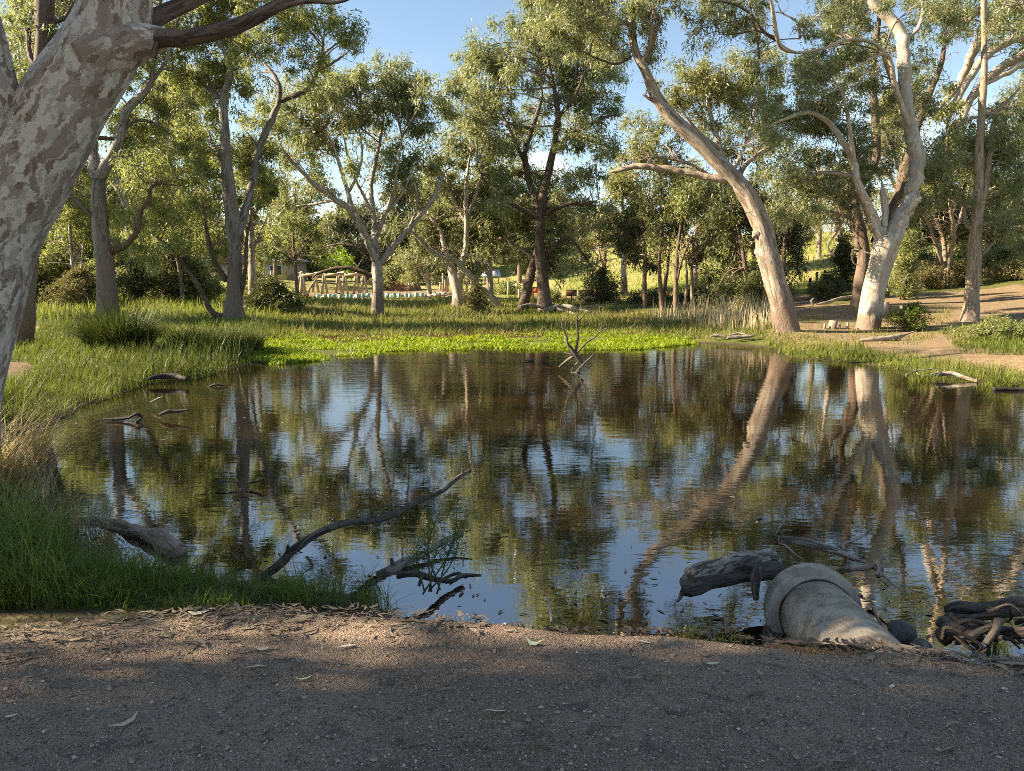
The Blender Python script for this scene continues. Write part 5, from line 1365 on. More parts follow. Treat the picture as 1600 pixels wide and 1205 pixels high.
stick('driftwood', 'thin black stick with a knotted end floating left in the pond', 'branch', [
    [(162, 655, 10.9, 3), (180, 655, 10.9, 5), (200, 653, 10.9, 4.5), (208, 649, 10.9, 5), (214, 647, 10.9, 5), (221, 653, 10.9, 5), (212, 660, 10.8, 3.5)]], 'wetblack', seed=13)
stick('driftwood', 'short dark stick floating just right of the knotted stick', 'branch', [[(250, 648, 11.1, 5), (262, 643, 11.1, 7), (275, 643, 11.1, 5), (295, 640, 11.1, 3)]], 'wetblack', seed=14)
stick('driftwood', 'tiny twig breaking the water near the left grass edge', 'branch', [[(325, 605, 14.6, 3), (338, 601, 14.6, 4), (356, 603, 14.6, 2)], [(334, 603, 14.6, 2), (337, 597, 14.6, 2)]], 'wetblack', seed=15)
stick('driftwood', 'pale twig poking up from the water by the left grass edge', 'branch', [[(236, 629, 12.1, 3), (245, 624, 12.1, 3.5), (255, 620, 12.1, 2)]], 'deadgrey', seed=16)
stick('driftwood', 'small dark twig floating left of the snag', 'branch', [[(820, 562, 19.4, 2), (827, 563, 19.4, 4), (833, 565, 19.4, 3)], [(826, 563, 19.4, 2), (824, 559, 19.4, 1.5)]], 'wetblack', seed=17)
stick('driftwood', 'weed-hung twigs breaking the surface below the thick-trunked gum reflection', 'branch', [[(335, 752, 7.3, 2), (352, 752, 7.3, 3), (372, 754, 7.3, 2)], [(384, 755, 7.3, 3), (400, 752, 7.3, 4), (412, 746, 7.3, 2)]], 'deaddark', seed=18)
stick('log', 'grey fallen log with a thin tail lying on bare earth below the white gum', 'log', [
    [(1344, 532, 23.2, 5), (1362, 531, 23.2, 8), (1385, 529, 23.3, 9), (1402, 527, 23.4, 8), (1414, 523, 23.5, 4), (1429, 518, 23.6, 2)]], 'deadpale', seed=19)
stick('log', 'thin curved log lying at the far side of the dirt path', 'log', [[(1276, 475, 35, 3), (1292, 473, 35, 5), (1310, 467, 35.5, 5), (1332, 463, 36, 4)], [(1270, 478, 35, 3), (1268, 470, 35, 3), (1272, 466, 35, 2)]], 'deadpale', seed=20)
stick('driftwood', 'long weathered driftwood limb at the right water edge', 'log', [
    [(1440, 589, 15.6, 5), (1466, 585, 15.7, 6), (1490, 584, 15.7, 7), (1510, 591, 15.4, 6), (1528, 596, 15.2, 4)], [(1468, 585, 15.7, 5), (1466, 580, 15.7, 4)]], 'deadgrey', seed=21)
stick('driftwood', 'forked twig driftwood left of the long driftwood limb', 'log', [[(1416, 586, 16.4, 3), (1432, 580, 16.6, 4), (1463, 576, 16.8, 2)], [(1430, 581, 16.6, 2), (1440, 588, 16.2, 2)]], 'deadgrey', seed=22)
stick('driftwood', 'dark driftwood at the right edge of the frame', 'log', [[(1552, 608, 14.1, 6), (1580, 608, 14.1, 7), (1620, 610, 14, 7)], [(1575, 622, 13.4, 5), (1595, 625, 13.3, 8), (1630, 628, 13.2, 6)]], 'wetblack', seed=23)
stick('driftwood', 'heap of grey driftwood at the water edge left of the leaning gum', 'log', [
    [(1136, 528, 25, 4), (1150, 527, 25, 6), (1165, 526, 25, 5), (1180, 524, 25, 3)], [(1110, 526, 25.5, 3), (1122, 524, 25.5, 5), (1135, 527, 25.4, 3)], [(1140, 524, 25.2, 3), (1156, 521, 25.2, 4), (1172, 527, 25, 3)]], 'deadgrey', seed=24)
stick('driftwood', 'dark drowned wood in the grass at the left water edge', 'log', [[(232, 592, 14.9, 6), (250, 588, 15, 9), (275, 588, 15, 9), (292, 592, 14.8, 5)]], 'wetblack', seed=25)
stick('fallen_limb', 'sprawling fallen limbs heaped at the foot of the dark twin trunks', 'log', [
    [(852, 486, 45, 10), (880, 478, 44, 7), (905, 484, 43, 6), (935, 490, 42, 4), (960, 492, 42, 2)], [(870, 482, 44, 5), (895, 490, 42, 4), (915, 500, 41, 2)], [(900, 482, 43, 4), (930, 478, 43, 4), (965, 474, 43, 2)], [(855, 484, 45, 5), (830, 476, 45, 4), (812, 478, 45, 2)], [(905, 485, 43, 3), (912, 470, 43, 3), (925, 462, 43, 2)]], 'deadgrey', seed=26)
for i, (px, py, Y) in enumerate([(1378, 484, 30), (1302, 496, 27)]):
    rng = np.random.default_rng(50 + i)
    c = at(px, py, Y); g = height1(c[0], c[1]); w = (0.52, 0.34)[i]; h = (0.55, 0.28)[i]
    root = empty('tree_stump', (c[0], c[1], g), ['pale cut tree stump beside the big white gum', 'low rotted stump on the dirt left of the white gum'][i], 'stump')
    MB().tube([(c[0], c[1], g - .1), (c[0], c[1], g + .1), (c[0] + .03, c[1], g + h)], [w * .62, w * .5, w * .46], 14, rough=0.2, rng=rng).build('trunk', M['deadpale'], root)
    for q in range(4):
        x = c[0] + (q - 1.3) * w * .8; MB().tube([(x, c[1] - .1, g - .1), (x + .03, c[1] - .1, g + h * rng.uniform(.5, .9))], [w * .2, w * .1], 7, rough=.25, rng=rng).build('splinter', M['deadpale'], root)
stick('seed_head', 'single stalk with a dark drooping head at the path edge', 'plant', [[(862, 972, 3.55, 4), (860, 958, 3.6, 4), (857, 943, 3.65, 4), (853, 937, 3.65, 7), (850, 938, 3.65, 3)]], 'deadgrey', seed=27)

# wispy green sapling leaning over the branch in the near water
def sapling():
    rng = np.random.default_rng(41)
    base = at(672, 925, 4.25); base[2] = max(base[2], 0.02)
    root = empty('sapling', base, 'wispy green sapling growing out of the water edge by the fallen branches', 'plant')
    cs = []
    for i, (px, py) in enumerate([(690, 792), (715, 780), (672, 810), (722, 830), (700, 850), (660, 850), (735, 800)]):
        tip = at(px, py, 4.4 + rng.uniform(-.15, .15))
        P = crom([base + rng.normal(size=3) * np.array((.03, .03, 0)), (base + tip) / 2 + rng.normal(size=3) * 0.04, tip], 10)
        MB().tube(P, np.linspace(0.006, 0.002, 10), 5).build('stem', M['leafstem'], root)
        cs.append(P[4:])
    c = np.vstack(cs)
    V, Q, tint = leaf_cloud(c, np.full(len(c), 0.05), np.full(len(c), 26), 0.055, 0.005, rng, -0.5, 0.5)
    mesh_np('foliage', V, [Q], M['grass_dark'], root, False, {'tint': tint})['kind'] = 'stuff'
sapling()

# ------------------------------------------------------------------ concrete pipe
def lathe(profile, k=48):
    pr = np.array(profile, float); n = len(pr)
    th = np.arange(k) / k * 2 * math.pi
    V = np.stack([pr[:, None, 1] * np.cos(th), pr[:, None, 1] * np.sin(th), np.repeat(pr[:, None, 0], k, 1)], -1).reshape(-1, 3)
    i = np.arange(n - 1)[:, None] * k; j = np.arange(k)[None]; j2 = (j + 1) % k
    return V, np.stack([i + j, i + j2, i + k + j2, i + k + j], -1).reshape(-1, 4)
def concrete_pipe():
    mouth = np.array((1.80, 4.30, 0.10)); tail = np.array((1.69, 2.85, 0.215))
    ax = mouth - tail; Ln = np.linalg.norm(ax); ax /= Ln
    Rm = np.array(Vector(ax).to_track_quat('Z', 'Y').to_matrix())
    root = empty('concrete_pipe', (mouth[0], mouth[1], 0), 'weathered concrete drain pipe with a flared collar jutting from the path into the pond', 'pipe')
    rb, rs = PIPE_R
    V, Q = lathe([(0.05, rb - .05), (0.05, rb), (Ln * .5, rb), (Ln - .155, rb), (Ln - .15, rb - .05), (0.05, rb - .05)])
    mesh_np('barrel', V @ Rm.T + tail, [Q], M['concrete'], root, True)
    # the collar: each face of its profile is a separate strip, so that its corners stay crisp
    prof = [[(Ln - .165, rb + .001), (Ln - .158, rb + .010), (Ln - .150, rs - .020), (Ln - .144, rs - .008)], [(Ln - .144, rs - .008), (Ln - .138, rs - .002), (Ln - .12, rs), (Ln - .018, rs), (Ln - .006, rs - .004)], [(Ln - .006, rs - .004), (Ln, rs - .012), (Ln, rb + .02)], [(Ln, rb + .02), (Ln - .1, rb + .012)], [(Ln - .1, rb + .012), (Ln - .11, rb - .05), (Ln - .3, rb - .05)]]
    VV, QQ, n0 = [], [], 0
    for p in prof:
        V, Q = lathe(p); VV.append(V); QQ.append(Q + n0); n0 += len(V)
    mesh_np('collar', np.vstack(VV) @ Rm.T + tail, [np.vstack(QQ)], M['concrete'], root, True)
    a = np.linspace(0, 2 * math.pi, 49)
    rr = rb + .004 + .003 * np.sin(a * 5)
    ring = np.stack([np.cos(a) * rr, np.sin(a) * rr, Ln - .168 + .004 * np.sin(a * 7)], 1) @ Rm.T + tail
    MB().tube(ring, np.full(49, .0055), 6, cap=False).build('joint', M['joint'], root)
PIPE_R = (0.212, 0.272)
concrete_pipe()

def boulder(c, size, rng, sub=2, squash=0.7):
    import bmesh
    bm = bmesh.new(); bmesh.ops.create_icosphere(bm, subdivisions=sub, radius=1)
    V = np.array([v.co[:] for v in bm.verts]); F = np.array([[v.index for v in f.verts] for f in bm.faces]); bm.free()
    n = V.copy()
    for _ in range(5):
        d = rng.normal(size=3); d /= np.linalg.norm(d)
        k = n @ d; lim = rng.uniform(0.55, 0.85); n = n - np.outer(np.maximum(0, k - lim), d)
    n *= 1 + 0.06 * wob(V[:, 0] * 3, V[:, 1] * 3 + V[:, 2] * 2, 1, rng.uniform(0, 9))[:, None]
    n *= np.array((1, rng.uniform(.7, 1), squash)) * size
    a = rng.uniform(0, 6.28); ca, sa = math.cos(a), math.sin(a)
    n = n @ np.array([[ca, -sa, 0], [sa, ca, 0], [0, 0, 1]]).T
    return n + np.asarray(c), F
rng = np.random.default_rng(61)
c = onz(1408, 988, 0.08); V, F = boulder(c, 0.09, rng, 3, .8)
tag(mesh_np('rock', V, [F], M['pebblerock'], None, False, None, c), 'angular grey-brown rock at the right foot of the concrete pipe', 'rock')
c = onz(1440, 1010, 0.2); V, F = boulder(c, 0.05, rng, 3, .7)
tag(mesh_np('rock', V, [F], M['pebblerock'], None, False, None, c), 'smaller dark rock between the pipe and the roots', 'rock')

# ------------------------------------------------------------------ playground under construction, far bank
def gpt(px, Y):
    X = at(px, 455, Y)[0]; return np.array((X, Y, height1(X, Y)))
def pole(P, Q, r, name, mat, parent, k=8):
    return MB().tube([P, (np.array(P) + Q) / 2, Q], [r, r * .97, r * .94], k).build(name, M[mat], parent)

def pergola():
    Y0, Y1 = 74.0, 80.0
    root = empty('timber_pergola', gpt(520, 76), 'new timber post-and-beam frame standing in the far playground', 'pergola')
    tops = {}
    for row, Y, xs in ((0, Y0, (472, 506, 538, 568)), (1, Y1, (468, 492, 528, 556))):
        for x in xs:
            g = gpt(x, Y); top = at(x, 431 if row == 0 else 432, Y)
            for s in (-1, 1):
                foot = g.copy(); foot[0] += 0.34 * s + 0.1; foot[2] -= 0.2
                hd = top.copy(); hd[0] += 0.06 * s
                pole(foot, hd, 0.13, 'post', 'timber', root)
            tops[(row, x)] = top
    for row, xs in ((0, (472, 506, 538, 568)), (1, (468, 492, 528, 556))):
        for a, b in zip(xs[:-1], xs[1:]):
            A, B = tops[(row, a)], tops[(row, b)]
            m = (A + B) / 2; d = B - A
            MB().box(m + np.array((0, 0, .14)), (np.linalg.norm(d) - .01, .16, .26), math.atan2(d[1], d[0])).build('beam', M['timber'], root, False)
    for a, b in zip((472, 506, 538, 568), (468, 492, 528, 556)):
        A, B = tops[(0, a)], tops[(1, b)]; m = (A + B) / 2; d = B - A
        MB().box(m + np.array((0, 0, .36)), (np.linalg.norm(d) + .5, .12, .16), math.atan2(d[1], d[0])).build('rafter', M['timber'], root, False)
pergola()

def house(name, label, px, Y, w, d, wall_h, roof_h, roofmat, rz=0.0, windows=2):
    g = gpt(px, Y); g[2] -= 0.1
    root = empty(name, g, label, 'building')
    c, s = math.cos(rz), math.sin(rz)
    Rz = np.array([[c, -s, 0], [s, c, 0], [0, 0, 1]])
    MB().box(g + np.array((0, 0, wall_h / 2)), (w, d, wall_h), rz).build('wall', M['wall'], root, False)
    e = 0.4; x, y = w / 2 + e, d / 2 + e; z0 = wall_h + .004
    V = np.array([(-x, -y, z0), (x, -y, z0), (x, y, z0), (-x, y, z0), (-w * .22, 0, z0 + roof_h), (w * .22, 0, z0 + roof_h), (-x, -y, z0 + .12), (x, -y, z0 + .12), (x, y, z0 + .12), (-x, y, z0 + .12)])
    F4 = [(0, 3, 2, 1), (0, 1, 7, 6), (1, 2, 8, 7), (2, 3, 9, 8), (3, 0, 6, 9), (6, 7, 5, 4), (8, 9, 4, 5)]; F3 = [(7, 8, 5), (9, 6, 4)]
    mesh_np('roof', V @ Rz.T + g, [np.array(F4), np.array(F3)], M[roofmat], root)
    for i in range(windows):
        xx = -w / 2 + (i + .5) * w / windows
        p = Rz @ np.array((xx, -d / 2 - .03, wall_h * .55)) + g
        f = MB().box(p, (1.5, .08, 1.2), rz).build('window', M['whiteroof'], root, False)
        MB().box(p + Rz @ np.array((0, -.05, 0)), (1.36, .04, 1.06), rz).build('pane', M['glass'], f, False)
house('brick_house', 'far house with a red tiled roof between the thick-trunked gum and the timber frame', 398, 96, 6.5, 7, 2.2, 1.5, 'redtile', 0.1)
house('shed', 'far shed with a blue-grey metal roof just right of the red tiled house', 437, 92, 4.5, 6, 2.4, 1.1, 'bluemetal', -0.15)
def shelter():
    Y = 92; g = gpt(768, Y)
    root = empty('picnic_shelter', g, 'open shelter with a white metal roof behind the leaning pale trunk', 'shelter')
    zt = at(768, 432, Y)[2]
    for sx in (-.85, .85):
        for sy in (-1.2, 1.2): pole(g + np.array((sx, sy, -.3)), np.array((g[0] + sx, g[1] + sy, zt)), .06, 'post', 'timber', root)
    V = []
    for z in (0, .09):
        V += [(-1.15, -1.6, zt + z), (1.15, -1.6, zt + z), (1.0, 1.6, zt + .75 + z), (-.9, 1.6, zt + .75 + z)]
    V = np.array(V) + np.array((g[0], g[1], 0))
    mesh_np('roof', V, [np.array([(0, 3, 2, 1), (4, 5, 6, 7), (0, 1, 5, 4), (1, 2, 6, 5), (2, 3, 7, 6), (3, 0, 4, 7)])], M['whiteroof'], root)
shelter()

rng = np.random.default_rng(71)
# pale boulders edging the playground
bl = None
spots = [(380 + 8.5 * i + rng.uniform(-3, 3), 70 + 2.5 * math.sin(i * .7) + rng.uniform(-1, 1)) for i in range(38)] + [(905 + 11 * i, 58 + rng.uniform(-1, 1)) for i in range(6)]
for i, (px, Y) in enumerate(spots):
    g = gpt(px, Y); sz = rng.uniform(.25, .5)
    V, F = boulder(g + np.array((0, 0, sz * .3)), sz, rng, 2, .6)
    tag(mesh_np('boulder', V, [F], M['rock'], None, False, None, g), 'pale rock edging the playground beyond the far bank' if i < 38 else 'pale rock edging the sandy yard by the brown signboard', 'rock', 'pale rocks edging the playground' if i < 38 else 'pale rocks by the signboard')
# teal plant guards
for i in range(20):
    px = 498 + i * 8.4 + rng.uniform(-2, 2); Y = 64 + rng.uniform(-1.2, 1.2)
    g = gpt(px, Y); a = rng.uniform(0, 1)
    b = MB(); h = rng.uniform(.36, .46); n = 4
    pts = [(math.cos(a + q * 2.094) * .19, math.sin(a + q * 2.094) * .19) for q in range(3)]
    V = [];
    for z, s in ((-.02, 1.0), (h, 1.05)):
        for x, y in pts: V.append((g[0] + x * s, g[1] + y * s, g[2] + z))
        for x, y in pts: V.append((g[0] + x * s * .96, g[1] + y * s * .96, g[2] + z))
    Q = []
    for q in range(3):
        r_ = (q + 1) % 3
        Q += [(q, r_, 6 + r_, 6 + q), (3 + r_, 3 + q, 9 + q, 9 + r_), (6 + q, 6 + r_, 9 + r_, 9 + q)]
    b.add(V, Q)
    b.build('sleeve', M['teal'], empty('plant_guard', g, 'teal plastic plant guard standing in the grass before the timber frame', 'plant guard', 'teal plant guards in a row'), False)
# bleached logs and bark mound
stick('log', 'bleached fallen trunk lying along the playground edge right of the spreading gum', 'log', [[(598, 463, 70, 4), (640, 461, 70, 5), (680, 463, 70, 5), (706, 460, 70, 4)], [(690, 463, 70, 3), (697, 455, 70, 2)]], 'deadpale', seed=31)
stick('log', 'twisted bleached limb lying before the leaning pale trunk', 'log', [[(672, 470, 64, 3), (690, 467, 64, 4), (708, 461, 64, 3)], [(688, 467, 64, 2), (678, 455, 64, 2)]], 'deadpale', seed=32)
stick('log', 'crooked pale trunk propped upright before the timber frame', 'log', [[(480, 468, 70, 4), (482, 455, 70, 4), (490, 442, 70, 3), (496, 434, 70, 2)], [(484, 450, 70, 2), (492, 447, 70, 2)]], 'deadpale', seed=33)
g = gpt(632, 84)
V, F = boulder(g + np.array((0, 0, -.2)), 2.2, rng, 3, .72)
tag(mesh_np('bark_mound', V, [F], M['mulch'], None, True, None, g), 'reddish heap of bark mulch behind the playground', 'mound')
# log poles
for i, (px, top, Y) in enumerate([(692, 427, 78), (695, 437, 80), (699, 432, 78), (688, 441, 82), (729, 432, 76), (736, 440, 78), (794, 441, 70), (807, 443, 70), (830, 441, 66), (811, 452, 64)]):
    g = gpt(px, Y); t_ = at(px, top, Y)
    tag(MB().tube([g - np.array((0, 0, .2)), (g + t_) / 2 + np.array((.03, 0, 0)), t_], [.13, .12, .11], 8).build('timber_post', M['timber'], None, True, g), 'bare round timber post standing in the playground behind the leaning pale trunk' if i < 6 else 'bare round timber post on the grass left of the dark twin trunks', 'post', 'playground posts left' if i < 6 else 'playground posts right')

def board(name, label, cat, px, y0, y1, w, Y, mat, slats=0, posts=(-.4, .4)):
    c = at(px, (y0 + y1) / 2, Y); z1, z0 = at(px, y0, Y)[2], at(px, y1, Y)[2]
    g = height1(c[0], c[1]); root = empty(name, (c[0], c[1], g), label, cat)
    for x in posts: MB().box((c[0] + x * w, Y + .07, (g - .2 + z1) / 2), (.1, .08, z1 - g + .2)).build('post', M['oldtimber'], root, False)
    if slats:
        h = (z1 - z0) / slats
        for i in range(slats): MB().box((c[0], Y, z0 + (i + .5) * h), (w, .05, h * .82)).build('slat', M[mat], root, False)
    else:
        MB().box((c[0], Y, (z0 + z1) / 2), (w, .05, z1 - z0)).build('board', M[mat], root, False)
        MB().box((c[0], Y - .004, z1 + .02), (w + .05, .08, .05)).build('cap', M['oldtimber'], root, False)
board('orange_sign', 'small orange board between the leaning dark trunk and the rough thick trunk', 'sign', 837, 449, 458, .48, 66, 'orange')
board('signboard', 'brown signboard on a single post right of the dark twin trunks', 'sign', 893, 454, 463, .78, 56, 'oldtimber', 0, (0,))
board('slat_panel', 'brown slatted timber panel right of the brown signboard', 'panel', 917, 453, 463, 1.15, 60, 'oldtimber', 4)
board('slat_panel', 'second brown slatted timber panel further right, beside the thin pale gum', 'panel', 936, 454, 463, .85, 60, 'oldtimber', 4)
g = gpt(904, 60); tag(MB().box(g + np.array((0, 0, .35)), (.22, .2, 1.1)).build('timber_post', M['timber'], None, False, g), 'short square orange timber post between signboard and slatted panel', 'post')

# bollards and a far rail
for px, y0, Y, lab in ((1265, 434, 46, 'nearest dark bollard at the bend of the dirt path'), (1275, 425, 55, 'second dark bollard, just behind the nearest one'), (1314, 425, 52, 'dark bollard standing apart before the dark bush')):
    g = gpt(px, Y); t_ = at(px, y0, Y)[2]
    h = max(.5, t_ - g[2])
    o = MB().tube([g - np.array((0, 0, .2)), g + np.array((0, 0, h * .5)), g + np.array((0, 0, h - .03)), g + np.array((0, 0, h))], [.085, .085, .085, .06], 10).build('bollard', M['darkpost'], None, False, g)
    tag(o, lab, 'bollard', 'dark bollards on the slope')
fr = empty('rail_fence', gpt(1592, 58), 'short dark rail fence on the slope at the right edge', 'fence')
for px in (1588, 1608, 1630): g = gpt(px, 58); pole(g - np.array((0, 0, .2)), g + np.array((0, 0, 1.0)), .06, 'post', 'darkpost', fr)
A, B = gpt(1586, 58), gpt(1634, 58); pole(A + np.array((0, -.09, .85)), B + np.array((0, -.09, .85)), .045, 'rail', 'darkpost', fr)

# a person in a white top far away in the yard
def person():
    Y = 92.0
    X = at(874, 455, Y)[0]; g = height1(X, Y); s = 1.0
    root = empty('person', (X, Y, g), 'person in a white top and dark shorts standing in the yard by the brown signboard', 'person')
    def skin(name, verts, edges, mat, rootv=0, sub=2):
        me = bpy.data.meshes.new(name)
        me.from_pydata([v[:3] for v in verts], edges, []); me.materials.append(M[mat])
        o = bpy.data.objects.new(name, me); COL.objects.link(o); o.parent = root
        m = o.modifiers.new('skin', 'SKIN'); m.use_smooth_shade = True
        for i, v in enumerate(verts):
            d = me.skin_vertices[0].data[i]; d.radius = (v[3], v[4] if len(v) > 4 else v[3]); d.use_root = i == rootv
        sb = o.modifiers.new('sub', 'SUBSURF'); sb.levels = sb.render_levels = sub
        return o
    b = [(0, 0, .92, .13, .10), (0, 0, 1.15, .13, .10), (0, 0, 1.38, .15, .10), (0, 0, 1.50, .055), (0, -.01, 1.62, .085, .095), (0, -.01, 1.74, .07),
         (.18, 0, 1.40, .055), (.24, .02, 1.13, .042), (.22, -.10, .90, .034), (.22, -.14, .82, .03),
         (-.18, 0, 1.40, .055), (-.25, .02, 1.13, .042), (-.24, -.06, .88, .034), (-.24, -.08, .79, .03),
         (.09, 0, .82, .085), (.11, -.02, .48, .06), (.11, .02, .09, .038), (.12, -.12, .04, .035),
         (-.09, 0, .82, .085), (-.11, .02, .48, .06), (-.12, .05, .09, .038), (-.13, -.09, .04, .035)]
    e = [(0, 1), (1, 2), (2, 3), (3, 4), (4, 5), (2, 6), (6, 7), (7, 8), (8, 9), (2, 10), (10, 11), (11, 12), (12, 13), (0, 14), (14, 15), (15, 16), (16, 17), (0, 18), (18, 19), (19, 20), (20, 21)]
    skin('body', b, e, 'skin')
    skin('shirt', [(0, 0, .93, .155, .125), (0, 0, 1.15, .155, .125), (0, 0, 1.38, .17, .12), (.18, 0, 1.40, .075), (.22, .01, 1.24, .068), (-.18, 0, 1.40, .075), (-.225, .01, 1.24, .068)], [(0, 1), (1, 2), (2, 3), (3, 4), (2, 5), (5, 6)], 'shirt')
    skin('shorts', [(0, 0, .93, .15, .12), (.09, 0, .82, .105), (.105, -.01, .55, .09), (-.09, 0, .82, .105), (-.105, .01, .55, .09)], [(0, 1), (1, 2), (0, 3), (3, 4)], 'shorts')
    skin('hair', [(0, .01, 1.68, .09, .1), (0, .0, 1.76, .08)], [(0, 1)], 'hair')
person()

# ------------------------------------------------------------------ litter, leaves and loose stones on and beside the path
def strips(pos, az, ln, wd, tint, up, rng):
    """Flat curled leaves or bark strips lying about: three cross ribs each."""
    n = len(pos)
    d = np.stack([np.cos(az), np.sin(az), rng.normal(size=n) * .12], 1); s = np.stack([-np.sin(az), np.cos(az), rng.normal(size=n) * .25], 1)
    bend = rng.normal(size=n) * .18
    out = np.zeros((n, 8, 3))
    for i, (t, w) in enumerate(((-.5, .15), (-.17, 1), (.2, .9), (.5, .1))):
        c = pos + d * (ln * t)[:, None] + s * (bend * ln * (t * t * 4 - .5))[:, None]
        c[:, 2] += up * (t * t) * ln * .6
        out[:, 2 * i] = c - s * (wd * w / 2)[:, None]; out[:, 2 * i + 1] = c + s * (wd * w / 2)[:, None]
    b = np.arange(n)[:, None] * 8
    Q = np.vstack([np.hstack([b + 2 * i, b + 2 * i + 1, b + 2 * i + 3, b + 2 * i + 2]) for i in range(3)])
    return out.reshape(-1, 3), Q, np.repeat(tint, 8)
rng = np.random.default_rng(91)
def surf_z(x, y): return np.where(y < path_edge(x) + 0.03, path_z(x, y), np.maximum(height(x, y), 0))
n = 2900
px = np.concatenate([rng.uniform(-200, 480, 1500), rng.uniform(300, 760, 700), rng.uniform(1330, 1750, 500), rng.uniform(-200, 1700, 200)])
off = np.concatenate([rng.normal(-0.06, .19, 1500), rng.normal(-0.05, .13, 700), rng.normal(0.05, .12, 500), rng.uniform(-1.1, .05, 200)])
X = (px - 800) / FPX * 3.75; Yy = path_edge(X) + off; X = X * Yy / 3.5
Yy = path_edge(X) + off
P = np.stack([X, Yy, surf_z(X, Yy) + rng.uniform(.003, .02, n)], 1)
ln = rng.lognormal(math.log(.045), .45, n); wd = np.minimum(ln * rng.uniform(.06, .22, n), .022)
V, Q, tt = strips(P, rng.normal(0.1, .9, n), ln, wd, rng.random(n), rng.normal(.1, .15, n), rng)
tag(mesh_np('leaf_litter', V, [Q], M['litter'], None, False, {'tint': tt}), 'dry gum leaves and bark shreds along the edge of the path', 'litter', None, 'stuff')
# dark debris at the water line
n = 2600
px = rng.uniform(700, 1720, n); X = (px - 800) / FPX * 4.1; Yy = path_edge(X) + rng.uniform(.05, .75, n)
P = np.stack([X, Yy, np.maximum(height(X, Yy), 0.0) + rng.uniform(.004, .02, n)], 1)
ln = rng.lognormal(math.log(.05), .5, n)
V, Q, tt = strips(P, rng.uniform(0, 6.28, n), ln, np.minimum(ln * .25, .02), rng.random(n), rng.normal(.2, .3, n), rng)
tag(mesh_np('wet_debris', V, [Q], M['wetlitter'], None, False, {'tint': tt}), 'dark sodden leaves and sticks at the near water line', 'debris', None, 'stuff')

# a few leaves and specks floating near the edges
n = 420
px = np.concatenate([rng.uniform(60, 700, 200), rng.uniform(700, 1600, 220)]); py = np.concatenate([rng.uniform(640, 920, 200), rng.uniform(900, 1000, 140), rng.uniform(620, 900, 80)])
P = np.array([onz(a, b, 0.006) for a, b in zip(px, py)])
okf = height(P[:, 0], P[:, 1]) < -0.02
P = P[okf]; n = len(P)
ln = rng.uniform(.03, .085, n)
V, Q, tt = strips(P, rng.uniform(0, 6.28, n), ln, ln * rng.uniform(.12, .3, n), rng.random(n), np.full(n, .05), rng)
V[:, 2] = np.clip(V[:, 2], 0.003, 0.012)
tag(mesh_np('floating_leaves', V, [Q], M['litter'], None, False, {'tint': tt}), 'fallen gum leaves floating on the pond', 'leaves', None, 'stuff')

# loose stones on the path
n = 52000
Yy = 1.75 / (1 - rng.random(n) * (1 - 1.75 / 4.1)); X = rng.uniform(-.78, .78, n) * Yy * 1.05
ok = Yy < path_edge(X) - 0.03; X, Yy = X[ok], Yy[ok]; n = len(X)
sz = np.clip(rng.lognormal(math.log(.0024), .55, n), .0013, .012)
base = np.array([(1, 0, 0), (0, 1, 0), (-1, 0, 0), (0, -1, 0), (0, 0, 1)], float)
tri = np.array([(0, 1, 4), (1, 2, 4), (2, 3, 4), (3, 0, 4), ])
S = base[None] * rng.uniform(.55, 1.3, (n, 5, 1)) + rng.normal(size=(n, 5, 3)) * .15
S[..., 2] *= .7
a = rng.uniform(0, 6.28, n); ca, sa = np.cos(a)[:, None], np.sin(a)[:, None]
S = np.stack([S[..., 0] * ca - S[..., 1] * sa, S[..., 0] * sa + S[..., 1] * ca, S[..., 2]], -1)
V = S * sz[:, None, None] + np.stack([X, Yy, path_z(X, Yy) + sz * .25], 1)[:, None]
Tt = (tri[None] + (np.arange(n) * 5)[:, None, None]).reshape(-1, 3)
def stone_mat():
    t = NT('path_stone')
    f = t.attr('tint').outputs['Fac']
    c = t.mix(t.rng(f, 0, .8), (0.09, 0.060, 0.042), (0.38, 0.275, 0.195))
    c = t.mix(t.rng(f, .90, .99), c, (0.58, 0.48, 0.38))
    return t.done(t.surf(c, .8, .3))
M['stone'] = stone_mat()
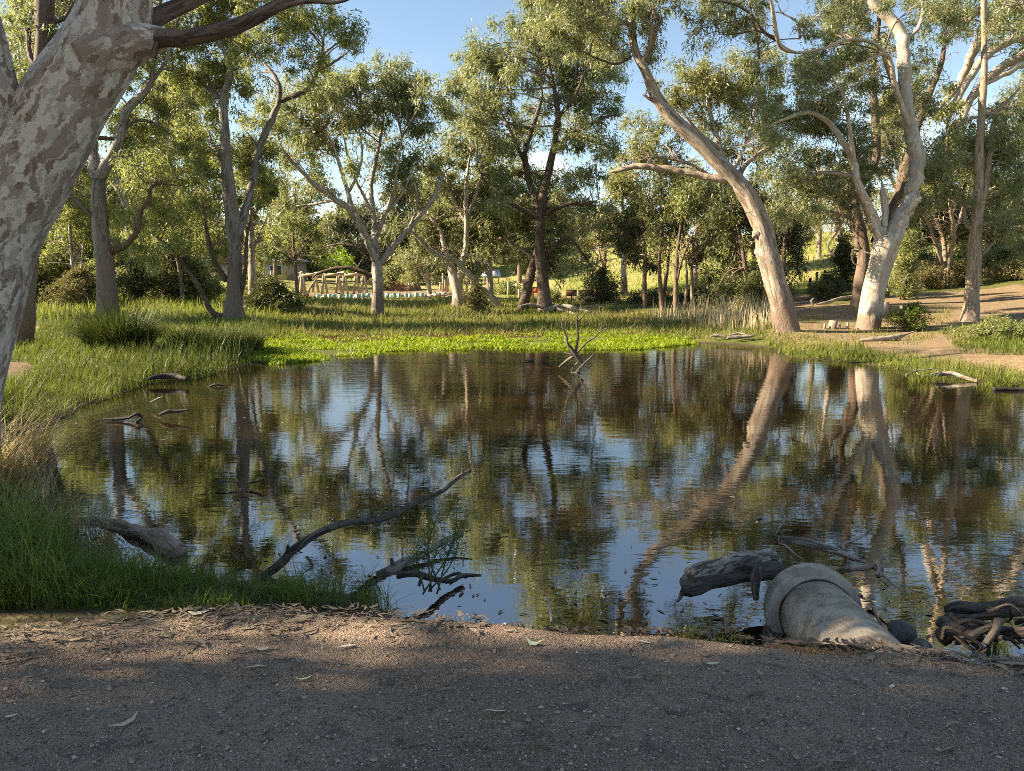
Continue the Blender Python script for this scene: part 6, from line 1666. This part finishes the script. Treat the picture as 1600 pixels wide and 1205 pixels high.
tag(mesh_np('gravel', V.reshape(-1, 3), [Tt], M['stone'], None, False, {'tint': np.repeat(rng.random(n), 5)}), 'loose small stones scattered over the dark path', 'gravel', None, 'stuff')

# the single leaves one can point at
LEAVES = [(776, 1118, .075, .014, .1, 'litpale', 'pale curved leaf lying alone on the path below the middle of the frame'),
          (196, 1130, .10, .014, 1.0, 'littan', 'straight tan bark strip lying on the path at the lower left'),
          (115, 1097, .022, .013, .2, 'litpale', 'small pale oval leaf on the path at the left'),
          (18, 1124, .035, .02, .6, 'litpale', 'crumpled pale scrap at the left edge of the path'),
          (398, 1046, .085, .010, .5, 'litgreen', 'thin greenish leaf lying slantwise on the path left of centre'),
          (475, 1062, .06, .010, .25, 'litgreen', 'thin pale green leaf just right of the slanting greenish leaf'),
          (850, 1023, .075, .013, .05, 'litpale', 'pale leaf at the shaded side of the sunlit strip'),
          (834, 1006, .07, .018, -.3, 'litgreen', 'green-tinged leaf in the sunlit strip on the path'),
          (1114, 1038, .05, .012, .1, 'litgreen', 'fresh green leaf on the path right of centre'),
          (1005, 1005, .06, .010, -.3, 'litpale', 'thin pale leaf near the path edge right of the sunlit strip'),
          (585, 1050, .10, .007, -.2, 'littan', 'thin curled bark ribbon on the path below the fallen branches'),
          (410, 1016, .05, .02, 0.0, 'littan', 'broad brown leaf near the sunlit strip at the left'),
          (310, 958, .09, .028, .1, 'litpale', 'large pale bark flake at the grass edge'),
          (540, 1012, .07, .012, .3, 'litpale', 'pale leaf just before the sunlit strip left of centre')]
for px, py, ln, wd, az, mt, lab in LEAVES:
    c = onz(px, py, 0.455); c[2] = float(surf_z(np.array([c[0]]), np.array([c[1]]))[0]) + .012
    V, Q, tt = strips(c[None], np.array([az]), np.array([ln * 1.15]), np.array([wd * 1.5]), np.array([.5]), np.array([.25]), np.random.default_rng(int(px)))
    V[:, 2] = np.maximum(V[:, 2], c[2] - .004)
    tag(mesh_np('fallen_leaf', V, [Q], M[mt], None, True, None, c), lab, 'leaf', 'single leaves lying on the path')
